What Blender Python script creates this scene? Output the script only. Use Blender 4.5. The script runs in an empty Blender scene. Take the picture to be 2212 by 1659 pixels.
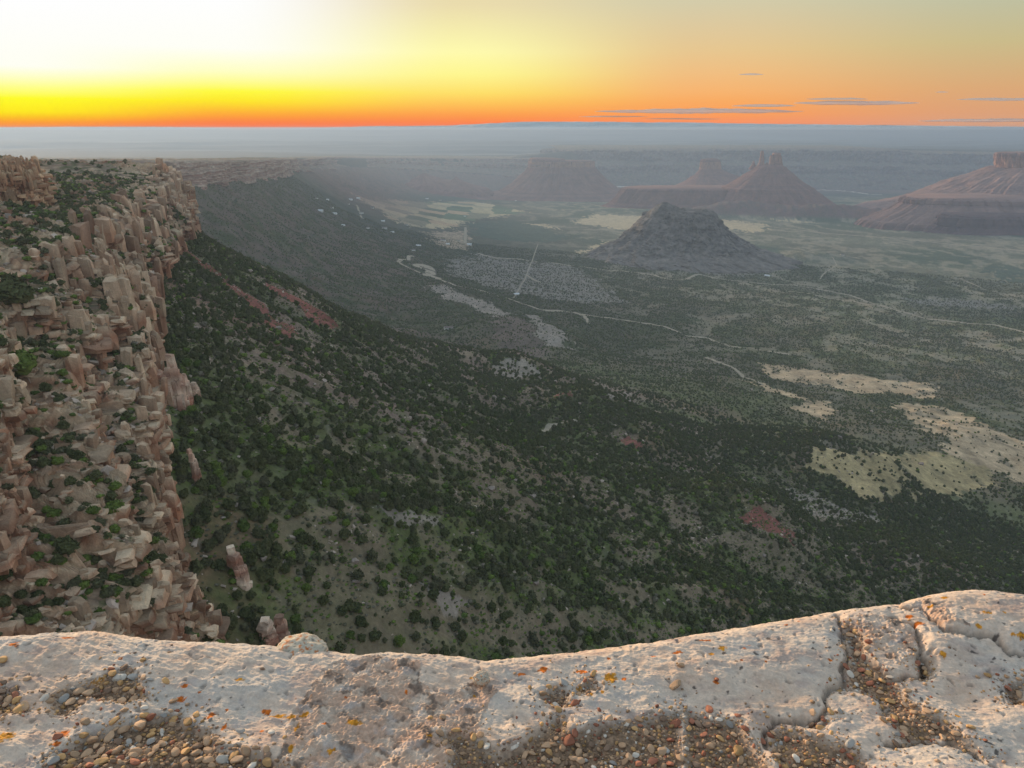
import bpy, math, random, time
import numpy as np
from math import radians, sin, cos
T0 = time.time()
random.seed(7)
RNG = np.random.default_rng(11)
SC = bpy.context.scene
COL = SC.collection

# ------------------------------------------------------------------ camera geometry
PITCH = radians(18.43)
SP, CP = math.sin(PITCH), math.cos(PITCH)
F_PX, CX, CY = 1661.0, 1106.0, 829.5          # in units of a 2212 x 1659 picture

def ray(u, v):
    x = (np.asarray(u, float) - CX) / F_PX
    k = (np.asarray(v, float) - CY) / F_PX
    return x, CP - k * SP, -SP - k * CP

def at_z(u, v, z):
    x, y, d = ray(u, v); t = z / d
    return x * t, y * t, d * t

def at_y(u, v, Y):
    x, y, d = ray(u, v); t = Y / y
    return x * t, y * t, d * t

# ------------------------------------------------------------------ noise
_r = np.random.default_rng(5)
PERM = np.tile(_r.permutation(256), 3)
GA = _r.random(256) * 2 * np.pi
GX, GY = np.cos(GA).astype(np.float32), np.sin(GA).astype(np.float32)
G3 = _r.normal(size=(256, 3)).astype(np.float32); G3 /= np.linalg.norm(G3, axis=1)[:, None]

def pn2(x, y):
    x = np.asarray(x, np.float64); y = np.asarray(y, np.float64)
    ix = np.floor(x).astype(np.int64); iy = np.floor(y).astype(np.int64)
    fx = (x - ix).astype(np.float32); fy = (y - iy).astype(np.float32)
    ix &= 255; iy &= 255
    u = fx * fx * fx * (fx * (fx * 6 - 15) + 10); w = fy * fy * fy * (fy * (fy * 6 - 15) + 10)
    a = PERM[ix]; b = PERM[ix + 1]
    h00 = PERM[a + iy]; h01 = PERM[a + iy + 1]; h10 = PERM[b + iy]; h11 = PERM[b + iy + 1]
    n00 = GX[h00] * fx + GY[h00] * fy
    n10 = GX[h10] * (fx - 1) + GY[h10] * fy
    n01 = GX[h01] * fx + GY[h01] * (fy - 1)
    n11 = GX[h11] * (fx - 1) + GY[h11] * (fy - 1)
    return ((n00 + u * (n10 - n00)) * (1 - w) + (n01 + u * (n11 - n01)) * w) * 1.4

def fbm2(x, y, o=4, g=0.5, seed=0.0):
    s = 0; a = 1.0; tot = 0
    cx, sx = 0.8, 0.6
    x = np.asarray(x, float) + 17.3 * seed + 3.1; y = np.asarray(y, float) - 9.7 * seed + 5.2
    for _ in range(o):
        s = s + a * pn2(x, y); tot += a; a *= g
        x, y = (x * cx - y * sx) * 2.03 + 11.7, (x * sx + y * cx) * 2.03 - 4.1
    return s / tot

def ridge2(x, y, o=4, g=0.5, seed=0.0):
    s = 0; a = 1.0; tot = 0
    x = np.asarray(x, float) + 13.1 * seed; y = np.asarray(y, float) + 7.9 * seed
    for _ in range(o):
        s = s + a * (1 - 2 * np.abs(pn2(x, y))); tot += a; a *= g
        x, y = (x * .8 - y * .6) * 2.1 + 1.7, (x * .6 + y * .8) * 2.1 - 4.1
    return s / tot

def pn3(x, y, z):
    ix = np.floor(x).astype(np.int64); iy = np.floor(y).astype(np.int64); iz = np.floor(z).astype(np.int64)
    fx = (x - ix).astype(np.float32); fy = (y - iy).astype(np.float32); fz = (z - iz).astype(np.float32)
    ix &= 255; iy &= 255; iz &= 255
    f = lambda t: t * t * t * (t * (t * 6 - 15) + 10)
    u, v, w = f(fx), f(fy), f(fz)
    def g(i, j, k):
        h = PERM[PERM[PERM[ix + i] + iy + j] + iz + k]
        return G3[h, 0] * (fx - i) + G3[h, 1] * (fy - j) + G3[h, 2] * (fz - k)
    def L(a, b, t): return a + t * (b - a)
    return L(L(L(g(0,0,0), g(1,0,0), u), L(g(0,1,0), g(1,1,0), u), v),
             L(L(g(0,0,1), g(1,0,1), u), L(g(0,1,1), g(1,1,1), u), v), w) * 1.5

def fbm3(x, y, z, o=3, g=0.5):
    s = 0; a = 1.0; tot = 0
    for _ in range(o):
        s = s + a * pn3(x, y, z); tot += a; a *= g
        x, y, z = x * 2.03 + 5.1, y * 2.03 - 3.7, z * 2.03 + 9.2
    return s / tot

HT = _r.random((512, 512)).astype(np.float32)
def hsh(i, j, k=0):
    return HT[(np.asarray(i).astype(np.int64) * 7 + k * 131) & 511, (np.asarray(j).astype(np.int64) * 13 + k * 57) & 511]

def worley2(x, y, seed=0):
    """nearest jittered cell: returns F1, F2, dx, dy to the cell centre and a cell hash"""
    ix = np.floor(x); iy = np.floor(y); n = np.shape(x)
    f1 = np.full(n, 9., np.float32); f2 = np.full(n, 9., np.float32); bx = np.zeros(n, np.float32); by = np.zeros(n, np.float32); hh = np.zeros(n, np.float32)
    for a in (-1, 0, 1):
        for b in (-1, 0, 1):
            jx = ix + a; jy = iy + b
            px = (jx + .5 + .85 * (hsh(jx, jy, seed + 1) - .5) - x).astype(np.float32); py = (jy + .5 + .85 * (hsh(jx, jy, seed + 2) - .5) - y).astype(np.float32)
            d = px * px + py * py; m = d < f1
            f2 = np.where(m, f1, np.minimum(f2, d)); f1 = np.where(m, d, f1)
            bx = np.where(m, px, bx); by = np.where(m, py, by); hh = np.where(m, hsh(jx, jy, seed + 3), hh)
    return np.sqrt(f1), np.sqrt(f2), bx, by, hh

def sstep(a, b, x):
    t = np.clip((x - a) / (b - a), 0, 1)
    return t * t * (3 - 2 * t)

def inpoly(px, py, poly):
    px = np.asarray(px); py = np.asarray(py)
    c = np.zeros(px.shape, bool); n = len(poly); j = n - 1
    for i in range(n):
        xi, yi = poly[i]; xj, yj = poly[j]
        if yi != yj:
            c ^= ((yi > py) != (yj > py)) & (px < (xj - xi) * (py - yi) / (yj - yi) + xi)
        j = i
    return c

def polydist(px, py, pts):
    best = np.full(np.shape(px), 1e18); bs = np.zeros(np.shape(px)); acc = 0.0
    for (x0, y0), (x1, y1) in zip(pts[:-1], pts[1:]):
        dx, dy = x1 - x0, y1 - y0; l2 = dx * dx + dy * dy
        t = np.clip(((px - x0) * dx + (py - y0) * dy) / l2, 0, 1)
        d = (px - x0 - t * dx) ** 2 + (py - y0 - t * dy) ** 2
        m = d < best
        best = np.where(m, d, best); bs = np.where(m, acc + t * math.sqrt(l2), bs)
        acc += math.sqrt(l2)
    return np.sqrt(best), bs

# ------------------------------------------------------------------ object helpers
def tag(o, label=None, cat=None, group=None, kind=None):
    if label: o['label'] = label
    if cat: o['category'] = cat
    if group: o['group'] = group
    if kind: o['kind'] = kind
    return o

def mesh_np(name, V, Fc, mat, parent=None, smooth=True, attrs=None, link=True):
    """V (n,3), Fc (m,3|4) -> one mesh object"""
    me = bpy.data.meshes.new(name)
    V = np.asarray(V, np.float32); Fc = np.asarray(Fc, np.int32)
    k = Fc.shape[1]
    me.vertices.add(len(V)); me.vertices.foreach_set('co', V.ravel())
    me.loops.add(Fc.size); me.loops.foreach_set('vertex_index', Fc.ravel())
    me.polygons.add(len(Fc)); me.polygons.foreach_set('loop_start', np.arange(0, Fc.size, k, dtype=np.int32))
    try: me.polygons.foreach_set('loop_total', np.full(len(Fc), k, np.int32))
    except Exception: pass
    me.polygons.foreach_set('use_smooth', np.full(len(Fc), smooth, bool))
    me.update(calc_edges=True)
    for an, dat in (attrs or {}).items():
        dat = np.asarray(dat, np.float32)
        if dat.ndim == 2:
            a = me.attributes.new(an, 'FLOAT_COLOR', 'POINT')
            if dat.shape[1] == 3: dat = np.concatenate([dat, np.ones((len(dat), 1), np.float32)], 1)
            a.data.foreach_set('color', dat.ravel())
        else:
            a = me.attributes.new(an, 'FLOAT', 'POINT'); a.data.foreach_set('value', dat)
    if mat: me.materials.append(mat)
    o = bpy.data.objects.new(name, me)
    if link: COL.objects.link(o)
    if parent: o.parent = parent
    return o

def grid_faces(nr, nc, wrap=False):
    r = np.arange(nr - 1)[:, None]; c = np.arange(nc - (0 if wrap else 1))[None, :]
    c1 = (c + 1) % nc
    return np.stack([r * nc + c, r * nc + c1, (r + 1) * nc + c1, (r + 1) * nc + c], -1).reshape(-1, 4)

def empty(name, loc, rz=0):
    o = bpy.data.objects.new(name, None); o.empty_display_size = .1
    o.location = loc; o.rotation_euler = (0, 0, rz); COL.objects.link(o); return o

# ------------------------------------------------------------------ materials
class NT:
    def __init__(s, nt): s.nt = nt; s.n = nt.nodes; s.l = nt.links
    def node(s, t, **k):
        n = s.n.new(t)
        for a, b in k.items():
            if a.startswith('i_'):
                key = a[2:]; key = int(key) if key.isdigit() else key.replace('_', ' ')
                if hasattr(b, 'bl_idname') or isinstance(b, bpy.types.NodeSocket): s.l.new(b, n.inputs[key])
                else: n.inputs[key].default_value = b
            else: setattr(n, a, b)
        return n
    def math(s, op, a, b=0.0, c=None, clamp=False):
        n = s.n.new('ShaderNodeMath'); n.operation = op; n.use_clamp = clamp
        for i, v in enumerate((a, b, c)):
            if v is None: continue
            if isinstance(v, bpy.types.NodeSocket): s.l.new(v, n.inputs[i])
            else: n.inputs[i].default_value = v
        return n.outputs[0]
    def mix(s, f, a, b, mode='MIX'):
        n = s.n.new('ShaderNodeMix'); n.data_type = 'RGBA'; n.blend_type = mode
        for i, v in ((0, f), (6, a), (7, b)):
            if isinstance(v, bpy.types.NodeSocket): s.l.new(v, n.inputs[i])
            else: n.inputs[i].default_value = v if i == 0 else (tuple(v) + (1,) if len(v) == 3 else v)
        return n.outputs[2]
    def ramp(s, f, stops, interp='LINEAR'):
        n = s.n.new('ShaderNodeValToRGB'); cr = n.color_ramp; cr.interpolation = interp
        while len(cr.elements) < len(stops): cr.elements.new(0.5)
        for e, (p, c) in zip(cr.elements, stops):
            e.position = p; e.color = tuple(c) + (1,)
        s.l.new(f, n.inputs[0]); return n.outputs[0]
    def noise(s, vec, scale, detail=4, rough=.5, dist=0.0):
        n = s.n.new('ShaderNodeTexNoise'); n.inputs['Scale'].default_value = scale
        n.inputs['Detail'].default_value = detail; n.inputs['Roughness'].default_value = rough
        n.inputs['Distortion'].default_value = dist
        if vec is not None: s.l.new(vec, n.inputs['Vector'])
        return n.outputs['Fac']

def material(name):
    m = bpy.data.materials.new(name); m.use_nodes = True
    t = NT(m.node_tree); b = m.node_tree.nodes['Principled BSDF']
    b.inputs['Roughness'].default_value = .95
    b.inputs['Specular IOR Level'].default_value = .15
    return m, t, b

def obj_coord(t):
    return t.node('ShaderNodeNewGeometry').outputs['Position']

def mat_attr(name, noise_scales, amp=.5, bump=0.0, bscale=1.0, bdist=1.0):
    """colour from the 'Col' attribute, broken up by world-space noise"""
    m, t, b = material(name)
    at = t.node('ShaderNodeAttribute', attribute_name='Col').outputs['Color']
    P = obj_coord(t); c = at
    for sc in noise_scales:
        n = t.noise(P, sc, 4, .6)
        f = t.math('MULTIPLY_ADD', n, amp * 2, 1 - amp)
        vm = t.node('ShaderNodeVectorMath', operation='SCALE'); t.l.new(c, vm.inputs[0]); t.l.new(f, vm.inputs['Scale'])
        c = vm.outputs[0]
    t.l.new(c, b.inputs['Base Color'])
    if bump:
        bn = t.node('ShaderNodeBump'); bn.inputs['Strength'].default_value = bump; bn.inputs['Distance'].default_value = bdist
        t.l.new(t.noise(P, bscale, 6, .65), bn.inputs['Height']); t.l.new(bn.outputs[0], b.inputs['Normal'])
    return m

def mat_plain(name, col, var=.25, scale=1.0, bump=0.0, bdist=.1, rand=0.0, rough=.95):
    m, t, b = material(name); P = obj_coord(t)
    n = t.noise(P, scale, 4, .6)
    f = t.math('MULTIPLY_ADD', n, var * 2, 1 - var)
    if rand:
        r = t.node('ShaderNodeObjectInfo').outputs['Random']
        f = t.math('MULTIPLY', f, t.math('MULTIPLY_ADD', r, rand * 2, 1 - rand))
    vm = t.node('ShaderNodeVectorMath', operation='SCALE'); vm.inputs[0].default_value = col; t.l.new(f, vm.inputs['Scale'])
    t.l.new(vm.outputs[0], b.inputs['Base Color']); b.inputs['Roughness'].default_value = rough
    if bump:
        bn = t.node('ShaderNodeBump'); bn.inputs['Strength'].default_value = bump; bn.inputs['Distance'].default_value = bdist
        t.l.new(t.noise(P, scale * 2.5, 5, .6), bn.inputs['Height']); t.l.new(bn.outputs[0], b.inputs['Normal'])
    return m

def mat_foliage(name, c1, c2, c3):
    m, t, b = material(name)
    r = t.node('ShaderNodeObjectInfo').outputs['Random']
    c = t.ramp(r, [(0, c1), (.45, c2), (.8, c3), (1, c1)])
    P = obj_coord(t)
    n = t.noise(P, 1.1, 2, .6)
    f = t.math('MULTIPLY_ADD', n, 1.5, .25)
    vm = t.node('ShaderNodeVectorMath', operation='SCALE'); t.l.new(c, vm.inputs[0]); t.l.new(f, vm.inputs['Scale'])
    t.l.new(vm.outputs[0], b.inputs['Base Color']); b.inputs['Roughness'].default_value = 1
    return m

# ------------------------------------------------------------------ rim line and terrain function
# base of the escarpment: x, y, z of the cliff foot, talus length
RIM = [(900, -500, -240, 850), (250, -60, -240, 850), (45, 16, -235, 850), (-20, 34, -225, 750), (-50, 95, -200, 700),
       (-78, 168, -172, 680), (-122, 240, -116, 720), (-148, 305, -98, 820), (-208, 424, -88, 780),
       (-250, 560, -90, 740), (-286, 697, -92, 700), (-315, 760, -96, 680), (-390, 800, -98, 650), (-560, 830, -100, 600),
       (-760, 1000, -105, 560), (-850, 1400, -125, 520), (-815, 2060, -154, 480), (-900, 3000, -192, 430), (-1090, 4040, -224, 400),
       (-1420, 6500, -335, 330), (-1250, 8800, -470, 300), (-100, 10000, -620, 280), (900, 9900, -740, 250),
       (3000, 10200, -790, 240), (5000, 9900, -800, 240), (7000, 9600, -800, 240), (11000, 9000, -800, 240)]
RIM = [(a[0], a[1], a[2] + .0061 * max(a[1], 0), a[3]) for a in RIM]
RIMXY = [(a[0], a[1]) for a in RIM]
_acc = [0.0]
for a, b in zip(RIMXY[:-1], RIMXY[1:]): _acc.append(_acc[-1] + math.hypot(b[0] - a[0], b[1] - a[1]))
RIMS = np.array(_acc)
RIM_ZB = np.array([a[2] for a in RIM]); RIM_L = np.array([a[3] for a in RIM])
# height of the plateau behind the rim and width of the cliff belt
RIM_ZT = np.array([-6, -6, -6, -20, -30, -32, -35, -38, -40, -36, -36, -36, -36, -40, -50, -62, -92, -130, -170, -268, -375, -435, -330, -330, -332, -360, -380.])
RIM_ZT = RIM_ZT + .0061 * np.maximum([a[1] for a in RIM], 0)
RIM_W = np.array([20, 20, 20, 80, 95, 95, 95, 92, 85, 60, 30, 30, 45, 60, 90, 90, 80, 80, 90, 110, 150, 260, 600, 800, 800, 800, 800.])
VALLEY = RIMXY + [(11000, -3000), (900, -3000)]

def rimfield(x, y):
    """distance to the cliff foot and smoothly blended foot height, talus length and position along the rim"""
    best = np.full(np.shape(x), 1e18); bs = np.zeros(np.shape(x)); sw = np.zeros(np.shape(x)); a1 = np.zeros(np.shape(x)); a2 = np.zeros(np.shape(x)); a3 = np.zeros(np.shape(x))
    for i in range(len(RIMXY) - 1):
        (x0, y0), (x1, y1) = RIMXY[i], RIMXY[i + 1]; dx, dy = x1 - x0, y1 - y0; l2 = dx * dx + dy * dy
        t = np.clip(((x - x0) * dx + (y - y0) * dy) / l2, 0, 1)
        d = (x - x0 - t * dx) ** 2 + (y - y0 - t * dy) ** 2
        sg = RIMS[i] + t * math.sqrt(l2); m = d < best
        best = np.where(m, d, best); bs = np.where(m, sg, bs)
        w = 1 / (d + 4.0) ** 2.5
        sw += w; a1 += w * (RIM_ZB[i] + t * (RIM_ZB[i + 1] - RIM_ZB[i])); a2 += w * (RIM_L[i] + t * (RIM_L[i + 1] - RIM_L[i])); a3 += w * sg
    return np.sqrt(best), bs, a1 / sw, a2 / sw, a3 / sw

HILLS = []      # x, y, rx, ry, height, angle

MTN_U = np.array([-400, 0, 150, 330, 430, 500, 530, 620, 750, 800, 860, 960, 1060, 1130, 1300, 1400, 1470, 1580, 1700, 1900, 2212, 2700.])
MTN_V = -3.0 + np.array([279, 279, 277.5, 277.5, 279, 282.5, 283.5, 282, 278, 276, 276, 275, 270, 266.5, 266.5, 268, 267.5, 270, 271.5, 274, 277.5, 281.])

def terrain(x, y, fine=True, hills=True):
    x = np.asarray(x, float); y = np.asarray(y, float)
    d, s, zb, L, s_b = rimfield(x, y)
    D = np.where(inpoly(x, y, VALLEY), d, -d)
    zt = np.interp(s, RIMS, RIM_ZT); W = np.interp(s, RIMS, RIM_W)
    r = np.hypot(x, y)
    # valley floor falls towards the far river
    zf = -600 - 150 * sstep(5600, 9800, y) + 8 * fbm2(x / 900, y / 900, 2)
    Dp = np.maximum(D, 0)
    warp = fbm2(x / 210, y / 210, 3, seed=3) * 60 * sstep(20, 250, Dp)
    Dw = np.maximum(Dp + warp, 0)
    kL = L / 850; z = zf + (zb - zf) * (.3 * np.exp(-Dw / (300 * np.sqrt(kL))) + .7 * np.exp(-Dw / (1400 * kL) - .12 * (Dw / (1400 * kL)) ** 2))
    # gullies and spurs running down the talus
    g = ridge2(s_b / 75 + .6 * fbm2(x / 160, y / 160, 2), Dp / 420, 2, seed=1)
    g2 = ridge2(s_b / 24, Dp / 170 + 3, 2, seed=2)
    belt = sstep(5, 90, Dp) * np.exp(-Dp / 700)
    z = z + belt * (11 * g + 3.5 * g2)
    # rolling ground on the floor
    fl = sstep(500, 1500, Dp) * np.clip(1.25 - r / 5200, .12, 1)
    z = z + fl * (16 * fbm2(x / 330, y / 420, 4, seed=5) + 7 * ridge2(x / 150 + .5 * g, y / 190, 3, seed=6) - 3)
    if hills:
        for (hx, hy, rx, ry, hh, an) in HILLS:
            ca, sa = cos(an), sin(an)
            dx = (x - hx) * ca + (y - hy) * sa; dy = -(x - hx) * sa + (y - hy) * ca
            e = np.sqrt((dx / rx) ** 2 + (dy / ry) ** 2)
            bump = np.where(e < 1, (1 - e * e) ** 2, 0)
            z = z + hh * bump * (1 + .35 * fbm2(x / 60, y / 60, 3, seed=8))
    # plateau behind the rim, hidden under the cliff belt up to its crest
    back = -D
    fr = np.clip(back / np.maximum(W, 1), 0, 9)
    plat = zt - 1.5 - 9 * sstep(1500, 900, r) + np.where(r < 9000, 9, 14) * (fbm2(x / 500, y / 500, 3, seed=9) - .25) * sstep(1.0, 3.5, fr) * sstep(600, 1500, r)
    far = sstep(10500, 16000, y)
    plat = plat * (1 - far) + far * (-262 - 20 * sstep(12000, 20000, y))
    plat = plat + sstep(11000, 13000, y) * (60 * ridge2(x / 5200, y / 1500, 3, seed=12) - 35)
    zp = zb - 4 + (plat - zb + 4) * sstep(.72, 1.25, fr)
    z = np.where(D < 0, zp, z); s = s_b
    # far range closing the horizon
    m = sstep(19500, 24500, y)
    z = z * (1 - m) + m * (-60 + 25 * fbm2(x / 1500, y / 900, 3, seed=20))
    if fine:
        z = z + .5 * fbm2(x / 9, y / 9, 2, seed=14) * np.clip(1.5 - r / 1500, 0, 1)
    return z, D, s

_TT = np.exp(np.linspace(math.log(60), math.log(26000), 900))
def ground(u, v):
    """first hit of the sight line with the terrain"""
    x, y, d = ray(u, v)
    zz, _, _ = terrain(x * _TT, y * _TT, fine=False)
    below = np.where(d * _TT < zz)[0]
    i = below[0] if len(below) else len(_TT) - 1
    t = _TT[i]
    if i > 0:
        a = d * _TT[i - 1] - zz[i - 1]; b = d * _TT[i] - zz[i]
        t = _TT[i - 1] + (_TT[i] - _TT[i - 1]) * a / (a - b)
    return x * t, y * t, d * t

def c1(a): return [(x / 3, 219.4 + y / 3) for x, y in a]
def c2(a): return [(737.3 + x / 3, 219.4 + y / 3) for x, y in a]
def c3(a): return [(1474.7 + x / 3, 219.4 + y / 3) for x, y in a]
def c4(a): return [(x / 3, 772.4 + y / 3) for x, y in a]
def c5(a): return [(737.3 + x / 3, 772.4 + y / 3) for x, y in a]
def c6(a): return [(1474.7 + x / 3, 772.4 + y / 3) for x, y in a]

def hill(u, v, rx, ry, h, an=0.0):
    x, y, z = ground(u, v); HILLS.append((x, y, rx, ry, h, an))
_h = []
for a in [(1124, 735, 230, 300, 42, .3), (1104, 800, 150, 120, 24, 0), (1731, 556, 330, 260, 26, 0), (1010, 640, 170, 330, 20, .5),
          (1340, 945, 130, 120, 30, 0), (1640, 1150, 130, 110, 32, .6), (1800, 1010, 210, 170, 38, .4), (1990, 960, 260, 200, 22, .2),
          (2010, 1230, 120, 120, 18, 0), (1290, 900, 120, 90, 16, 0), (1700, 470, 420, 260, 48, 0), (1560, 462, 500, 330, 62, .1),
          (1640, 460, 420, 300, 52, 0), (1850, 472, 420, 300, 58, 0), (1780, 466, 500, 260, 52, .1), (1960, 478, 420, 260, 62, 0), (2080, 486, 420, 240, 55, 0)]:
    x, y, z = ground(a[0], a[1]); _h.append((x, y) + a[2:])
HILLS.extend(_h)

# ------------------------------------------------------------------ land cover colours
def to_world(poly):
    return [tuple(ground(u, v)[:2]) for u, v in poly]

MEADOWS = [to_world(c6(p)) for p in [
    [(520,30),(640,60),(860,80),(1000,100),(1200,120),(1400,150),(1640,170),(1690,260),(1500,260),(1330,220),(1250,240),(1100,245),(1050,210),(960,185),(800,180),(650,150),(560,120)],
    [(380,140),(520,180),(680,220),(800,270),(960,290),(1000,340),(900,430),(840,390),(770,340),(700,260),(560,220)],
    [(1410,305),(1560,320),(1750,350),(1950,420),(2080,500),(2260,560),(2400,700),(2300,840),(2100,780),(1990,740),(1850,660),(1700,640),(1690,560),(1710,520),(1600,490),(1500,420)],
    [(800,720),(860,640),(1000,600),(1180,600),(1400,640),(1700,700),(1830,750),(1900,800),(2000,830),(1760,880),(1500,890),(1380,860),(1290,940),(1180,900),(1000,800),(880,770)]]]
MEADOWS.append(to_world(c6([(1700,640),(1850,660),(1990,740),(2000,830),(1830,750),(1600,690),(1400,640),(1500,620)])))
REDS = [to_world(c6([(330,990),(450,980),(600,1060),(720,1180),(740,1270),(600,1170),(430,1090)])),
        to_world(c1([(1180,985),(1235,985),(1500,1160),(1740,1390),(1920,1490),(1860,1540),(1640,1350),(1420,1180),(1250,1040)])),
        to_world(c1([(1760,1200),(1900,1240),(2180,1450),(2150,1490),(1950,1380)])),
        to_world(c5([(1770,560),(1860,500),(1920,590),(1830,580)])),
        to_world(c5([(1390,290),(1410,240),(1590,230),(1480,270),(1400,305)]))]
BARE = [to_world(c2([(560,1190),(700,1210),(800,1260),(950,1290),(1080,1370),(1060,1400),(900,1340),(700,1290)])),
        to_world(c2([(1190,1370),(1300,1400),(1500,1560),(1480,1600),(1330,1590),(1250,1470)])),
        to_world(c5([(920,60),(1080,25),(1300,70),(1320,120),(1100,130),(960,110)])),
        to_world(c5([(1750,240),(1850,210),(1890,300),(1800,310)])),
        to_world(c5([(230,930),(420,990),(620,1060),(560,1110),(360,1040)])),
        to_world(c5([(500,1420),(700,1500),(900,1600),(760,1640),(600,1560)])),
        to_world(c6([(640,860),(900,900),(1100,1000),(1300,1020),(1150,1080),(800,1000)]))]
FIELDS = to_world(c2([(80,600),(400,640),(700,650),(820,640),(1100,690),(1200,715),(1050,740),(830,770),(720,820),(560,820),(380,790),(250,700)]))
TOWN = to_world(c2([(560,850),(800,830),(830,900),(820,960),(680,950),(600,900)]))
TAN = [to_world(c2([(1510,780),(1640,730),(1980,745),(2100,800),(1900,840),(1700,810),(1520,790)])),
       to_world(c3([(0,760),(200,755),(560,800),(500,850),(100,800)])),
       to_world(c3([(600,765),(760,765),(860,785),(700,782)])),
       to_world(c2([(1210,790),(1340,800),(1420,830),(1250,800)])),
       to_world(c2([(1500,985),(1640,935),(1780,905),(1700,950),(1560,990)]))]
GREENS = [to_world(c2([(100,570),(400,585),(820,625),(700,640),(400,635),(150,600)])), to_world(c2([(640,740),(740,730),(820,745),(760,768),(660,762)])),
          to_world(c2([(450,742),(600,735),(590,752),(470,752)])), to_world(c2([(1120,630),(1270,628),(1260,645),(1130,645)])),
          to_world(c2([(820,790),(1100,765),(1350,830),(1500,890),(1200,915),(900,880)])),
          to_world(c3([(380,920),(640,960),(600,1000),(440,1010)])), to_world(c3([(1950,1080),(2212,1050),(2212,1180),(2100,1180)]))]
DARKG = to_world(c2([(960,1400),(1080,1380),(1230,1450),(1330,1600),(1150,1640),(1000,1560)]))
SPARSE = [to_world(c3([(0,1010),(300,1020),(520,1060),(560,1120),(300,1130),(0,1090)])), to_world(c3([(1440,1270),(1800,1280),(2212,1330),(2212,1350),(1900,1340),(1500,1310)])),
          to_world(c2([(680,1020),(900,990),(1500,1060),(1850,1300),(1400,1290),(1000,1210),(720,1130)]))]

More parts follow.
